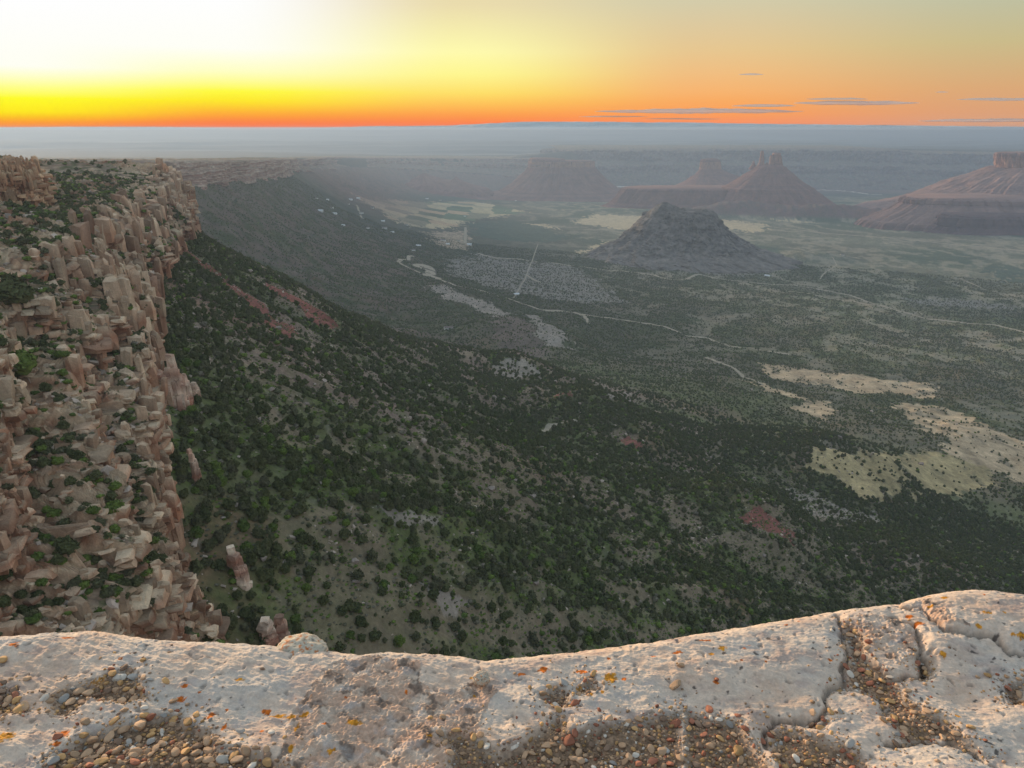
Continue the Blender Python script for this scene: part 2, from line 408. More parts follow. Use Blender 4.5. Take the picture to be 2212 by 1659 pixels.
def cover(x, y, z, D, s):
    """albedo and tree density"""
    r = np.hypot(x, y); n = len(x)
    jit = np.clip(r / 900, .5, 5)
    wx = x + (fbm2(x / 60, y / 60, 3, seed=30) * 26 + fbm2(x / 14, y / 14, 3, seed=31) * 18) * jit * .8
    wy = y + (fbm2(x / 60, y / 60, 3, seed=32) * 34 + fbm2(x / 14, y / 14, 3, seed=33) * 18) * jit * .8
    c = np.empty((n, 3), np.float32)
    a = fbm2(x / 260, y / 260, 4, seed=21); b = fbm2(x / 45, y / 45, 3, seed=22); e = fbm2(x / 9, y / 9, 3, seed=23)
    soil = np.array([.27, .205, .155]); redd = np.array([.29, .16, .11]); grass = np.array([.14, .155, .06]); grey = np.array([.21, .195, .15])
    k = sstep(-.3, .35, a + .5 * b)[:, None]
    c[:] = grass * (1 - k) + soil * k
    k = sstep(.05, .4, fbm2(x / 120, y / 120, 3, seed=24) + .3 * e)[:, None]
    c = c * (1 - .6 * k) + redd * .6 * k
    k = sstep(.0, .4, e + .5 * b)[:, None]; c = c * (1 - .5 * k) + grey * .5 * k
    # fresh grass close under the viewpoint
    k = (sstep(.0, .35, b + .4 * e) * sstep(900, 300, r) * (D > 0))[:, None] * .8
    c = c * (1 - k) + np.array([.13, .17, .04]) * k
    k = sstep(350, 900, D)[:, None] * .5; c = c * (1 - k) + np.array([.165, .165, .085]) * (1 + .3 * e)[:, None] * k
    # streaks of scree down the talus
    scree = sstep(.15, .5, ridge2(s / 55, D / 600, 2, seed=40)) * sstep(0, 60, D) * sstep(900, 300, D) * sstep(.0, .3, b + .2)
    c = c * (1 - .6 * scree[:, None]) + np.array([.29, .20, .155]) * .6 * scree[:, None]
    dens = np.clip(.80 + .8 * fbm2(x / 90, y / 90, 3, seed=25) + .25 * b, 0.06, 1) * (1 - .65 * scree)
    dens *= np.where(D < 0, .55, 1)
    dens *= 1 - .25 * sstep(250, 0, D)
    # past the woods the floor is scrub: browner and lighter with mottles
    farw = sstep(2600, 4200, r)
    far_c = np.array([.165, .165, .11]) * (1 + .7 * fbm2(x / 300, y / 600, 4, seed=26))[:, None] * (1 + .5 * fbm2(x / 70, y / 70, 3, seed=27))[:, None]
    kg = sstep(.0, .3, fbm2(x / 700, y / 900, 3, seed=28))[:, None]
    far_c = far_c * (1 - kg) + np.array([.08, .11, .065]) * kg
    c = c * (1 - farw[:, None]) + far_c * farw[:, None]
    cl = sstep(.30, .5, ridge2(x / 240 + .5 * a, y / 420, 3, seed=44) - .25 + .5 * b) * sstep(1100, 1500, r) * sstep(700, 1300, D)
    dens *= 1 - .8 * cl; c = c * (1 - .6 * cl[:, None]) + np.array([.32, .28, .20]) * (1 + .3 * e)[:, None] * .6 * cl[:, None]
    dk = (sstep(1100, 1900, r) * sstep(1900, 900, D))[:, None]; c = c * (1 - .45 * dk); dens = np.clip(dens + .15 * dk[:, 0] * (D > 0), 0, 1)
    def paint(polys, col, dn=None, amt=1.0, spread=.35):
        nonlocal c, dens
        for p in polys:
            xs = [q[0] for q in p]; ys = [q[1] for q in p]
            bb = (wx > min(xs)) & (wx < max(xs)) & (wy > min(ys)) & (wy < max(ys))
            idx = np.where(bb)[0]
            if not len(idx): continue
            m = inpoly(wx[idx], wy[idx], p); idx = idx[m]
            v = (1 + spread * b[idx] + spread * .8 * e[idx])[:, None]
            c[idx] = c[idx] * (1 - amt) + np.array(col) * v * amt
            if dn is not None: dens[idx] = dens[idx] * 0 + dn
    # red beds: the far buttes' aprons and the foot slopes
    paint(SPARSE, (.27, .24, .21), .35, .7)
    paint(GREENS, (.06, .10, .07), .9, .9)
    paint([DARKG], (.20, .145, .12), .5, .7)
    paint([FIELDS], (.36, .31, .19), .2, .75, .8)
    paint([TOWN], (.42, .32, .22), .2, .7, .9)
    paint(TAN, (.52, .42, .26), .1, .9, .25)
    paint(BARE, (.34, .285, .235), .18, .85)
    paint(REDS, (.27, .105, .08), .02, .95)
    paint(MEADOWS, (.52, .385, .24), .04, .92, .6)
    mm = np.zeros(n, bool)
    for p in MEADOWS: mm |= inpoly(wx, wy, p)
    br = mm * sstep(.12, .3, fbm2(x / 38, y / 60, 4, .6, seed=45)); dens = np.maximum(dens, .55 * br); c = c * (1 - .55 * br[:, None]) + np.array([.20, .17, .12]) * .55 * br[:, None]
    mg = np.zeros(n, bool)
    for p in MEADOWS[3:]:
        mg |= inpoly(wx, wy, p)
    c[mg] = c[mg] * np.array([.82, .86, .72])
    # farmland strips
    f = inpoly(wx, wy, FIELDS)
    fi = np.where(f)[0]
    if len(fi):
        cell = hsh(np.floor((x[fi] + 60 * fbm2(x[fi] / 300, y[fi] / 300, 2)) / 150), np.floor((y[fi]) / 230), 3)
        pal = np.array([[.46, .38, .22], [.52, .42, .25], [.09, .13, .07], [.22, .21, .13], [.36, .31, .19], [.12, .17, .09], [.48, .34, .2]])
        c[fi] = pal[(cell * 6.99).astype(int)] * (1 + .3 * b[fi])[:, None]
    # far foothills: dark purple-red
    fh = sstep(4300, 4700, r) * sstep(-590, -572, z) * (D > 1200) * (x > 700)
    c = c * (1 - fh[:, None]) + np.array([.15, .085, .075]) * fh[:, None]
    # far walls and talus: red rock
    rr = sstep(3500, 5000, r) * sstep(900, 300, D) * (D > -3)
    c = c * (1 - .75 * rr[:, None]) + np.array([.24, .14, .11]) * .75 * rr[:, None]
    pl = ((D < 0) & (r > 1500))[:, None]
    c = np.where(pl, np.array([.07, .065, .045]) * (1 + .4 * b)[:, None], c)
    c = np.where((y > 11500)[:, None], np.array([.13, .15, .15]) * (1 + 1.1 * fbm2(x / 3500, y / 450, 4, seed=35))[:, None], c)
    return np.clip(c, .01, .8).astype(np.float32), np.clip(dens, 0, 1)

def build_ground():
    az = np.radians(np.linspace(-46, 44, 1200))
    # ring radii: about one picture row each on the floor, then evenly in log r
    rr = np.exp(np.linspace(math.log(12), math.log(38000), 6000))
    w = np.where(rr < 330, 0, .62 * 423000 / rr ** 2) + np.where(rr < 150, 22, np.where(rr < 330, 300, 105)) / rr
    cw = np.concatenate([[0], np.cumsum((w[1:] + w[:-1]) / 2 * np.diff(rr))])
    n = int(cw[-1]); R = np.interp(np.linspace(0, cw[-1], n), cw, rr)
    A, RR = np.meshgrid(az, R)
    x = (RR * np.sin(A)).ravel(); y = (RR * np.cos(A)).ravel()
    z = np.empty_like(x); D = np.empty_like(x); s = np.empty_like(x)
    for i in range(0, len(x), 300000):
        j = slice(i, i + 300000); z[j], D[j], s[j] = terrain(x[j], y[j])
    y2 = y.copy()
    C, dens = cover(x, y, z, D, s)
    # fall away past the range so that the sheet closes below the horizon
    keepv = (y < 27500)
    Fc = grid_faces(len(R), len(az))
    Fc = Fc[keepv[Fc].all(1)]
    Fc = Fc[:, ::-1]
    print('ground verts', len(x), 'rings', n, time.time() - T0)
    return mesh_np('ground', np.stack([x, y, z], 1), Fc, M_GROUND, attrs={'Col': C, 'veg': dens})

def make_ground_material():
    m, t, b = material('valley_soil')
    at = t.node('ShaderNodeAttribute', attribute_name='Col').outputs['Color']
    veg = t.node('ShaderNodeAttribute', attribute_name='veg').outputs['Fac']
    P = obj_coord(t)
    f = t.math('MULTIPLY', t.math('MULTIPLY_ADD', t.noise(P, .35, 5, .65), 1.3, .35), t.math('MULTIPLY_ADD', t.noise(P, .03, 4, .6), .8, .6))
    vm = t.node('ShaderNodeVectorMath', operation='SCALE'); t.l.new(at, vm.inputs[0]); t.l.new(f, vm.inputs['Scale'])
    # scattered scrub and far-off junipers too small to be more than a speck
    vo = t.node('ShaderNodeTexVoronoi'); vo.inputs['Scale'].default_value = .11; t.l.new(P, vo.inputs['Vector'])
    vo2 = t.node('ShaderNodeTexVoronoi'); vo2.inputs['Scale'].default_value = .3; t.l.new(P, vo2.inputs['Vector'])
    thr = t.math('MULTIPLY_ADD', veg, .42, .12)
    d = t.math('LESS_THAN', vo.outputs['Distance'], thr)
    sep = t.node('ShaderNodeSeparateXYZ'); t.l.new(P, sep.inputs[0])
    farm = t.node('ShaderNodeMapRange'); farm.inputs[1].default_value = 2500; farm.inputs[2].default_value = 3300; t.l.new(sep.outputs['Y'], farm.inputs[0])
    fo = t.node('ShaderNodeMapRange'); fo.inputs[1].default_value = 12000; fo.inputs[2].default_value = 8000; t.l.new(sep.outputs['Y'], fo.inputs[0])
    d = t.math('MULTIPLY', t.math('MULTIPLY', d, farm.outputs[0]), fo.outputs[0])
    small = t.math('MULTIPLY', t.math('LESS_THAN', vo2.outputs['Distance'], .36), .55)
    c = t.mix(t.math('MULTIPLY', small, t.math('MULTIPLY', veg, 1.0)), vm.outputs[0], (.085, .095, .045))
    c = t.mix(t.math('MULTIPLY', d, .62), c, (.055, .068, .042))
    t.l.new(c, b.inputs['Base Color'])
    bn = t.node('ShaderNodeBump'); bn.inputs['Strength'].default_value = .6; bn.inputs['Distance'].default_value = 1.5
    t.l.new(t.noise(P, .5, 5, .7), bn.inputs['Height']); t.l.new(bn.outputs[0], b.inputs['Normal'])
    return m
M_GROUND = make_ground_material()

# ------------------------------------------------------------------ cliffs
def smooth_ctrl(ctrl, n, dens=None):
    c = np.array(ctrl, float); k = len(c)
    c[:, 2] += .0061 * np.maximum(c[:, 1], 0); c[:, 5] += .0061 * np.maximum(c[:, 4], 0)
    seg = np.hypot(np.diff(c[:, 0]), np.diff(c[:, 1])); S = np.concatenate([[0], np.cumsum(seg)])
    ts = np.linspace(0, S[-1], 4000)
    out = np.stack([np.interp(ts, S, c[:, i]) for i in range(c.shape[1])], 1)
    w = max(3, int(4000 * .22 / k)); ker = np.hanning(w + 2)[1:-1]; ker /= ker.sum()
    pad = np.pad(out, ((w, w), (0, 0)), mode='edge')
    # linear extrapolation at the ends keeps the end points
    pad[:w] = out[0] + (out[0] - out[1]) * np.arange(w, 0, -1)[:, None]; pad[-w:] = out[-1] + (out[-1] - out[-2]) * np.arange(1, w + 1)[:, None]
    sm = np.stack([np.convolve(pad[:, i], ker, 'same')[w:-w] for i in range(out.shape[1])], 1)
    if dens is None: dd = np.ones(4000)
    else: dd = dens(sm)
    cs = np.concatenate([[0], np.cumsum((dd[1:] + dd[:-1]) / 2 * np.diff(ts))])
    q = np.linspace(0, cs[-1], n); tq = np.interp(q, cs, ts)
    return np.stack([np.interp(tq, ts, sm[:, i]) for i in range(sm.shape[1])], 1), tq

def strata_colour(x, y, z, nz, dip=0.0, pale=1.0, seed=0):
    zz = z + dip + 1.2 * fbm2(x / 30, y / 30, 2, seed=50)
    band = fbm2(zz / 6.0, zz * 0 + 3 + seed, 3, .65); fineb = fbm2(zz / 1.1, (x + y) / 60, 2, .6)
    n = fbm3(x / 7, y / 7, z / 7, 3)
    pinkt = np.array([.52, .345, .25]); red = np.array([.32, .15, .095]); cream = np.array([.66, .52, .39]); grey = np.array([.50, .41, .34])
    k = sstep(-.05, .4, band + .4 * n)[:, None]; c = pinkt * (1 - k) + red * k
    k = sstep(.08, .4, -band * .8 + .5 * fineb + .15)[:, None] * .75; c = c * (1 - k) + cream * k
    k = sstep(.2, .9, nz)[:, None] * .35 * pale; c = c * (1 - k) + grey * k
    st = sstep(.1, .5, fbm2((x - y) / 2.5, z / 25, 3, seed=51))[:, None] * .35; c = c * (1 - st) + np.array([.16, .085, .06]) * st
    c = c * (.8 + .45 * hsh(np.floor(x / 3.3 + n), np.floor(z / 2.6 + y / 9 + n), 5))[:, None]
    return np.clip(c * (1 + .35 * fineb[:, None] + .25 * n[:, None]), .02, .8)

def block_forms(n, seed):
    """angular joint blocks: subdivided boxes with knocked-in corners"""
    rg = np.random.default_rng(seed); g = [(i, j, k) for i in (-1, 0, 1) for j in (-1, 0, 1) for k in (-1, 0, 1) if (i, j, k) != (0, 0, 0)]
    ix = {p: q for q, p in enumerate(g)}; F_ = []
    for ax in range(3):
        for sd in (-1, 1):
            for a in (-1, 0):
                for b in (-1, 0):
                    q = []
                    for (da, db) in ((0, 0), (1, 0), (1, 1), (0, 1)):
                        p = [0, 0, 0]; p[ax] = sd; p[(ax + 1) % 3] = a + da; p[(ax + 2) % 3] = b + db; q.append(ix[tuple(p)])
                    F_.append(q if sd > 0 else q[::-1])
    G = np.array(g, float) * .5; out = []
    for _ in range(n):
        V = G.copy(); cr = (np.abs(G) > .4).sum(1)
        V *= 1 - (rg.uniform(.02, .16, len(V)) * (cr >= 2) + rg.uniform(0, .10, len(V)) * (cr == 3))[:, None]
        V += rg.normal(size=V.shape) * .035
        V[:, :2] *= (1 - .18 * rg.random() * (V[:, 2:3] + .5)); V[:, 0] += V[:, 2] * rg.normal() * .10; V[:, 1] += V[:, 2] * rg.normal() * .10
        out.append(V)
    return np.stack(out), np.array(F_)

def cladding(V, N, stf, hf, wf, dirn, ns, nt_, mixv, n, seed, strat=2.3, colfac=(1, 1, 1), sizef=1.0):
    rg = np.random.default_rng(seed + 500); G = V.reshape(nt_, ns, 3)
    A = np.linalg.norm(np.cross(np.gradient(G, axis=1), np.gradient(G, axis=0)), axis=2).ravel()
    d = np.hypot(V[:, 0], V[:, 1]); w = A * (stf ** 2 + .05 * (wf < 1.05)) / np.clip(d, 120, 900) ** 1.7 * (wf < 1.3) * (hf > -.05)
    mxa = np.tile(mixv, nt_)
    w = w * (1 - .93 * mxa * (hf > .80)) * (1 - .55 * (hf > .93)) * (.35 + .65 * sstep(-.25, .1, fbm2(V[:, 0] / 16, V[:, 2] / 9, 2, seed=seed + 9)))
    w /= w.sum(); ii = rg.choice(len(V), n, p=w); m = len(ii)
    P = V[ii]; dd = dirn[ii % ns]; riser = stf[ii] > .55; far = np.clip(d[ii] / 330, .62, 1.25) * sizef * np.exp(rg.normal(size=m) * .28); mx = mixv[ii % ns]
    a = rg.random(m); tall = rg.random(m) < (.34 + .36 * mx * (hf[ii] < .8))
    wid = np.where(tall, rg.uniform(1.6, 4.2, m), rg.uniform(2.0, 6.5, m)) * far; hei = np.where(tall, rg.uniform(3.5, 11, m) * (1 + 1.1 * mx * rg.random(m)), rg.uniform(.8, 3.0, m)) * np.clip(far, .6, 1.3)
    dep = rg.uniform(2.2, 5.0, m) * far
    flat = ~riser; hei = np.where(flat, rg.uniform(.7, 2.4, m) * far, hei); wid = np.where(flat, rg.uniform(1.2, 4.5, m) * far, wid)
    big = (a > .94) & riser; wid *= np.where(big, 1.4, 1); dep *= np.where(big, 1.5, 1)
    cap = riser & (a < .10); wid = np.where(cap, rg.uniform(7, 17, m) * np.clip(far, .6, 1.1), wid); hei = np.where(cap, rg.uniform(1.0, 2.4, m), hei); dep = np.where(cap, rg.uniform(3.5, 6, m), dep)
    z = np.where(riser, np.round(P[:, 2] / strat) * strat, P[:, 2] + hei * .15)
    off = rg.uniform(-.42, .22, m) * dep * riser; c = P + 0; c[:, 2] = z; c[:, :2] += dd * off[:, None]
    yaw = np.arctan2(dd[:, 1], dd[:, 0]) + rg.normal(size=m) * np.where(cap, .07, np.where(riser, .20, .8)); tx_ = rg.normal(size=m) * np.where(riser, .035, .25); ty_ = rg.normal(size=m) * np.where(riser, .06, .25)
    F0, FF = block_forms(16, seed); B = F0[rg.integers(0, 16, m)] * np.stack([dep, wid, hei], 1)[:, None]
    X, Y, Z = B[..., 0], B[..., 1], B[..., 2]
    X, Z = X * np.cos(ty_)[:, None] + Z * np.sin(ty_)[:, None], -X * np.sin(ty_)[:, None] + Z * np.cos(ty_)[:, None]
    Y, Z = Y * np.cos(tx_)[:, None] - Z * np.sin(tx_)[:, None], Y * np.sin(tx_)[:, None] + Z * np.cos(tx_)[:, None]
    X, Y = X * np.cos(yaw)[:, None] - Y * np.sin(yaw)[:, None], X * np.sin(yaw)[:, None] + Y * np.cos(yaw)[:, None]
    W = (np.stack([X, Y, Z], -1) + c[:, None]).reshape(-1, 3)
    top = (B[..., 2] > .35 * hei[:, None]).ravel().astype(float)
    col = strata_colour(W[:, 0], W[:, 1], W[:, 2], top, seed=seed)
    tint = rg.uniform(.58, 1.2, m); warm = rg.random(m)
    hb = np.interp(hf[ii], [0, .18, .30, .345, .43, .50, .565, .64, .70, .765, .82, .86, .92, .96, .98, 1], [.2, .0, 1, .2, .0, 1, .1, .1, 1, .1, .1, 1, .2, .8, 1, .5])
    kk = np.repeat(np.clip(hb + rg.normal(size=m) * .35, 0, 1), 26)[:, None]
    col = col * (1 - .45 * kk) + np.array([.68, .56, .44]) * .45 * kk
    kr = np.repeat((1 - np.clip(hb + rg.normal(size=m) * .35, 0, 1)) * .7, 26)[:, None] * (1 - top[:, None]); col = col * (1 - kr) + np.array([.36, .175, .115]) * kr
    col = col * np.repeat(tint, 26)[:, None] * np.array(colfac)
    return W, (FF[None] + (np.arange(m) * 26)[:, None, None]).reshape(-1, 4), np.clip(col, .02, .85)

def cliff(name, ctrl, prof, ns, nt, seed=0, butt=8., butt_l=42., block=1.0, jit=4.0, dens=None, back=2.5, mat=None, zdetail=1.0, colfac=(1, 1, 1), bench=(.10, .10, .05), wB=None, mixf=None, nblock=0, bsize=1.0):
    """a stepped cliff belt: ctrl rows hold base x,y,z and crest x,y,z; prof holds (w, h) from foot to crest"""
    C, S = smooth_ctrl(ctrl, ns, dens)
    B = C[:, :3]; Tp = C[:, 3:]
    dirn = B[:, :2] - Tp[:, :2]; W = np.linalg.norm(dirn, axis=1); dirn = dirn / W[:, None]
    H = (Tp[:, 2] - B[:, 2])
    p = np.array([(-.02, -.18)] + list(prof), float)
    Wm, Hm = float(np.median(W)), float(np.median(H))
    pl = np.concatenate([[0], np.cumsum(np.hypot(np.diff(p[:, 0]) * Wm, np.diff(p[:, 1]) * Hm))])
    # dense over the belt, sparse on the plateau
    nb = int(nt * .16)
    tq = np.linspace(0, pl[-1], nt - nb)
    w = np.interp(tq, pl, p[:, 0]); h = np.interp(tq, pl, p[:, 1])
    wb = 1 + (np.linspace(0, 1, nb + 1)[1:] ** 1.6) * back
    w = np.concatenate([w, wb]); h = np.concatenate([h, 1 + (wb - 1) * 0.0])
    nt_ = len(w)
    s = S[None, :] * np.ones((nt_, 1)); hh = h[:, None] * np.ones((1, ns)); ww = w[:, None] * np.ones((1, ns))
    if wB is not None:
        pB = np.array([-.02] + list(wB)); w2 = np.concatenate([np.interp(tq, pl, pB), wb]); mf = mixf(B)
        ww = w[:, None] * (1 - mf)[None] + w2[:, None] * mf[None]
    sf = s.ravel(); hf = hh.ravel(); wf = ww.ravel()
    # risers wander: each level moves in and out on its own
    lev = hf * 3.1
    wj = fbm2(sf / 38, lev, 3, seed=seed + 1) * .09 * sstep(0, .1, hf) * sstep(1.15, .9, wf)
    hj = fbm2(sf / 55, lev * .8, 2, seed=seed + 2) * .05 * sstep(0, .15, hf) * sstep(1.1, .9, wf)
    if block:
        for cw, aw, ah, kk in ((8.5, .10, .055, 31), (3.6, .035, .03, 32)):
            cw *= zdetail
            q = (sf + 1.5 * fbm2(sf / 12, lev * 1.5, 2, seed=seed + kk)) / cw; lv = np.digitize(hf, [.32, .53, .73, .89]).astype(float)
            f1_, f2_, bx_, by_, hc = worley2(q, lv * 5.3 + .5, seed + kk)
            e_ = sstep(0, .12, f2_ - f1_) * sstep(0, .08, hf) * sstep(1.1, .9, wf)
            wj = wj + aw * (hc - .5) * e_; hj = hj + ah * (hsh(np.floor(hc * 499), np.floor(hc * 91), kk) - .5) * e_
    wf2 = wf + wj; hf2 = hf + hj
    def ex(a): return np.tile(a, nt_)
    x = ex(B[:, 0]) - wf2 * ex(W) * ex(dirn[:, 0]); y = ex(B[:, 1]) - wf2 * ex(W) * ex(dirn[:, 1])
    z = ex(B[:, 2]) + hf2 * ex(H)
    zb = np.maximum(wf2 - 1, 0) * ex(W)
    # steepness of the profile
    dz = np.gradient(h)[:, None] * H[None] + np.zeros((nt_, ns)); dw = np.gradient(ww, axis=0) * W[None]
    st2 = np.abs(dz) / np.maximum(np.hypot(dz, dw), 1e-6)
    st2 = (st2 + np.roll(st2, 1, 0) + np.roll(st2, -1, 0) + np.roll(st2, 2, 0) + np.roll(st2, -2, 0)) / 5; stf = st2.ravel()
    fade = sstep(1.25, 1.0, wf)
    o = butt * fbm2(sf / butt_l, z / 140, 3, seed=seed + 3) * 1.5 * fade
    o = o + .42 * butt * (ridge2(sf / (butt_l * .3), z / 130, 3, seed=seed + 4) - .3) * fade * (.35 + .65 * stf)
    zr = z + 1.3 * fbm2(sf / 25, z / 30, 2, seed=seed + 5)
    if block:
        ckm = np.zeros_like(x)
        for hR, wR, am, kk in ((13., 6., 4.4, 1), (5., 3.2, 2.6, 2), (2.1, 1.7, 1.1, 3)):
            hR *= zdetail; wR *= zdetail; am *= zdetail
            qs = (sf + 1.8 * zdetail * fbm2(sf / 9, z / 7, 2, seed=seed + 6)) / wR; qz = zr / hR + .35 * fbm2(sf / (wR * 2), z / hR, 2, seed=seed + kk)
            f1_, f2_, bx_, by_, hc = worley2(qs, qz, seed * 5 + kk)
            edge = (f2_ - f1_) * .5 * hR
            crack = np.exp(-(edge / (.06 * hR)) ** 2) * .8
            t1 = (hsh(np.floor(hc * 511), np.floor(hc * 97), kk) - .5) * .8; t2 = (hsh(np.floor(hc * 331), np.floor(hc * 57), kk + 4) - .35) * .9
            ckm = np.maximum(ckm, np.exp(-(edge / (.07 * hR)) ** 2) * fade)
            row = np.floor(zr / hR + .3 * seed); ledge = (hsh(row, row * 0 + 9, kk) - .5)
            o = o + block * am * ((hc - .5) * 1.5 + t1 * bx_ + .6 * t2 * by_ + .25 * ledge - crack) * stf ** 1.5 * fade
    o = o + (.6 * fbm3(x / 5, y / 5, z / 5, 3)) * fade * zdetail
    if not block: ckm = np.zeros_like(x)
    # crowns rise and break up
    rub = fbm2(x / 6, y / 6, 3, seed=seed + 7); big = fbm2(x / 38, y / 38, 2, seed=seed + 8)
    rocky = sstep(-.25, .15, big + .5 * rub + .10) * sstep(1.9, 1.0, wf)
    dzz = (1 - stf) * 1.2 * zdetail * rub + big * 4.0 * sstep(.9, 1.3, wf)
    if block:
        for cs, am, kk in ((6.5, 2.6, 21), (2.8, 1.6, 22), (1.3, .7, 23)):
            cs *= zdetail; am *= zdetail
            f1_, f2_, bx_, by_, hc = worley2(x / cs + .3 * rub, y / cs, seed * 3 + kk)
            t1 = (hsh(np.floor(hc * 511), np.floor(hc * 97), kk) - .5); t2 = (hsh(np.floor(hc * 331), np.floor(hc * 57), kk) - .5)
            dzz = dzz + (1 - stf) * rocky * am * ((hc - .4) * 1.3 + t1 * bx_ + t2 * by_ - .5 * np.exp(-((f2_ - f1_) / .16) ** 2))
    x = x + ex(dirn[:, 0]) * o; y = y + ex(dirn[:, 1]) * o; z = z + dzz
    V = np.stack([x, y, z], 1); G = V.reshape(nt_, ns, 3)
    du = np.gradient(G, axis=1); dv = np.gradient(G, axis=0)
    N = np.cross(du, dv); N /= np.maximum(np.linalg.norm(N, axis=2), 1e-9)[..., None]
    nz = np.abs(N[..., 2]).ravel()
    c = strata_colour(x, y, z, nz, seed=seed)
    # pale cap beds over redder softer beds in every step
    hcap = np.interp(hf, [0, .18, .30, .345, .43, .50, .565, .64, .70, .765, .82, .86, .92, .96, .98, 1], [.25, .0, 1, .2, .0, 1, .1, .1, 1, .1, .1, 1, .2, .8, 1, .5]) + .5 * fbm2(sf / 17, hf * 22, 3, seed=seed + 60)
    if block:
        kc = sstep(.45, .95, hcap)[:, None] * .6; c = c * (1 - kc) + np.array([.66, .54, .42]) * kc
        kc = sstep(.35, -.15, hcap)[:, None] * .55 * stf[:, None]; c = c * (1 - kc) + np.array([.33, .165, .11]) * kc
        c = c * (1 - .4 * ckm * stf)[:, None]  # crack shade painted in: colour darkened along the joint edges
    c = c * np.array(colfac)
    # soil and scrub on the benches
    g = sstep(.5, .78, nz) * sstep(-.45, .0, fbm2(x / 9, y / 9, 3, seed=seed + 9) + .12)
    g = (g * (.95 - .45 * rocky * (wf < 1.2)))[:, None]
    gcol = np.where((fbm2(x / 4, y / 4, 2, seed=4) > .05)[:, None], np.array([.10, .115, .05]), np.array([.23, .17, .12]))
    c = c * (1 - g) + gcol * g
    Fc = grid_faces(nt_, ns)
    # make faces look outward
    m0 = N[nt_ // 3, ns // 2]; d0 = np.array([dirn[ns // 2, 0], dirn[ns // 2, 1], .3])
    if np.dot(m0, d0) < 0: Fc = Fc[:, ::-1]
    VA, FA, CA = V, Fc, c
    if nblock:
        W_, F_, C_ = cladding(V, N, stf, hf, wf, dirn, ns, nt_, mf if wB is not None else np.zeros(ns) + .7, nblock, seed, colfac=colfac, sizef=bsize)
        VA = np.vstack([V, W_]); FA = np.vstack([Fc, F_ + len(V)]); CA = np.vstack([c, C_])
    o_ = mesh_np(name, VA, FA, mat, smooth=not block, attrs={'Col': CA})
    return o_, V, nz, wf, hf

M_CLIFF = mat_attr('layered_sandstone', (.45, 2.2), .32, .9, 1.1, .45)
M_FAR = mat_attr('far_sandstone', (.02, .15), .3, .5, .05, 6)

HS = [0, .30, .34, .50, .56, .70, .76, .86, .92, .98, 1]
WA = [0, .04, .17, .20, .36, .39, .56, .59, .78, .80, 1]
WB = [0, .03, .05, .10, .12, .17, .20, .27, .60, .64, 1]
PROF = list(zip(WA, HS))
NEAR = [(-30, 22, -220, -95, -20, -22), (-50, 92, -195, -150, 62, -30), (-76, 168, -170, -180, 140, -34), (-122, 240, -118, -225, 215, -36), (-150, 305, -101, -265, 295, -38),
        (-205, 424, -91, -310, 440, -39), (-248, 560, -92, -350, 565, -41), (-288, 690, -94, -370, 660, -41), (-305, 742, -104, -400, 728, -48)]
def near_dens(sm):
    d = np.hypot(sm[:, 0], sm[:, 1]); return 1 / np.clip(d, 90, 700)
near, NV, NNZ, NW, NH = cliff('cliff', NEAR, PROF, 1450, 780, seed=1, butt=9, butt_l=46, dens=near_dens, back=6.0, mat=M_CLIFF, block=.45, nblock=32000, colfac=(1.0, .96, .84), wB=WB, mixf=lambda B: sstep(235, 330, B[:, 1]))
tag(near, 'stepped pink sandstone cliff with scrubby ledges falling away at the left', None, None, 'structure')
PROF2 = [(0, 0), (.05, .45), (.08, .62), (.16, .66), (.2, .80), (.4, .84), (.45, .93), (.8, .97), (1, 1)]
NOSE = [(-276, 650, -94, -322, 648, -44), (-286, 690, -94, -328, 668, -40), (-300, 735, -96, -338, 692, -33), (-345, 765, -97, -365, 705, -34), (-420, 790, -98, -430, 730, -36), (-560, 815, -100, -560, 760, -40)]
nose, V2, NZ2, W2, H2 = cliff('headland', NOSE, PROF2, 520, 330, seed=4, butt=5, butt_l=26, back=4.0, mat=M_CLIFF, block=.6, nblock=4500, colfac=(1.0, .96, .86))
tag(nose, 'sheer rounded sandstone headland ending the near cliff line', None, None, 'structure')
UP = [(-420, 250, -46, -460, 262, -26), (-330, 330, -44, -372, 345, -21), (-268, 402, -41, -300, 416, -18.5), (-256, 425, -41, -285, 446, -18), (-262, 448, -42, -300, 470, -19), (-320, 500, -42, -340, 480, -22)]
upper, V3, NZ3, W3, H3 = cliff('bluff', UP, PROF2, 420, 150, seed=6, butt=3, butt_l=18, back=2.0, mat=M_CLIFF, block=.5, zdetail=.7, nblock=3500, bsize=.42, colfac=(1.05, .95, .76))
tag(upper, 'low ochre sandstone bluff standing above the scrubby bench at upper left', None, None, 'structure')
PROF3 = [(0, 0), (.05, .55), (.10, .62), (.13, .93), (.3, .96), (1, 1)]
FARW = [(-850, 1250, -118, -930, 1250, -58), (-835, 1700, -140, -905, 1700, -75), (-815, 2060, -156, -885, 2080, -92), (-835, 2350, -166, -905, 2360, -104), (-900, 3000, -194, -965, 3010, -130), (-985, 3500, -212, -1050, 3520, -150), (-1090, 4040, -226, -1170, 4060, -170)]
farrim, *_ = cliff('far_rim', FARW, PROF3, 900, 150, seed=9, butt=26, butt_l=150, block=0, back=3.0, mat=M_FAR, zdetail=2.5, colfac=(.75, .72, .72))
tag(farrim, 'hazy line of fluted cliffs running on beyond the headland', None, None, 'structure')
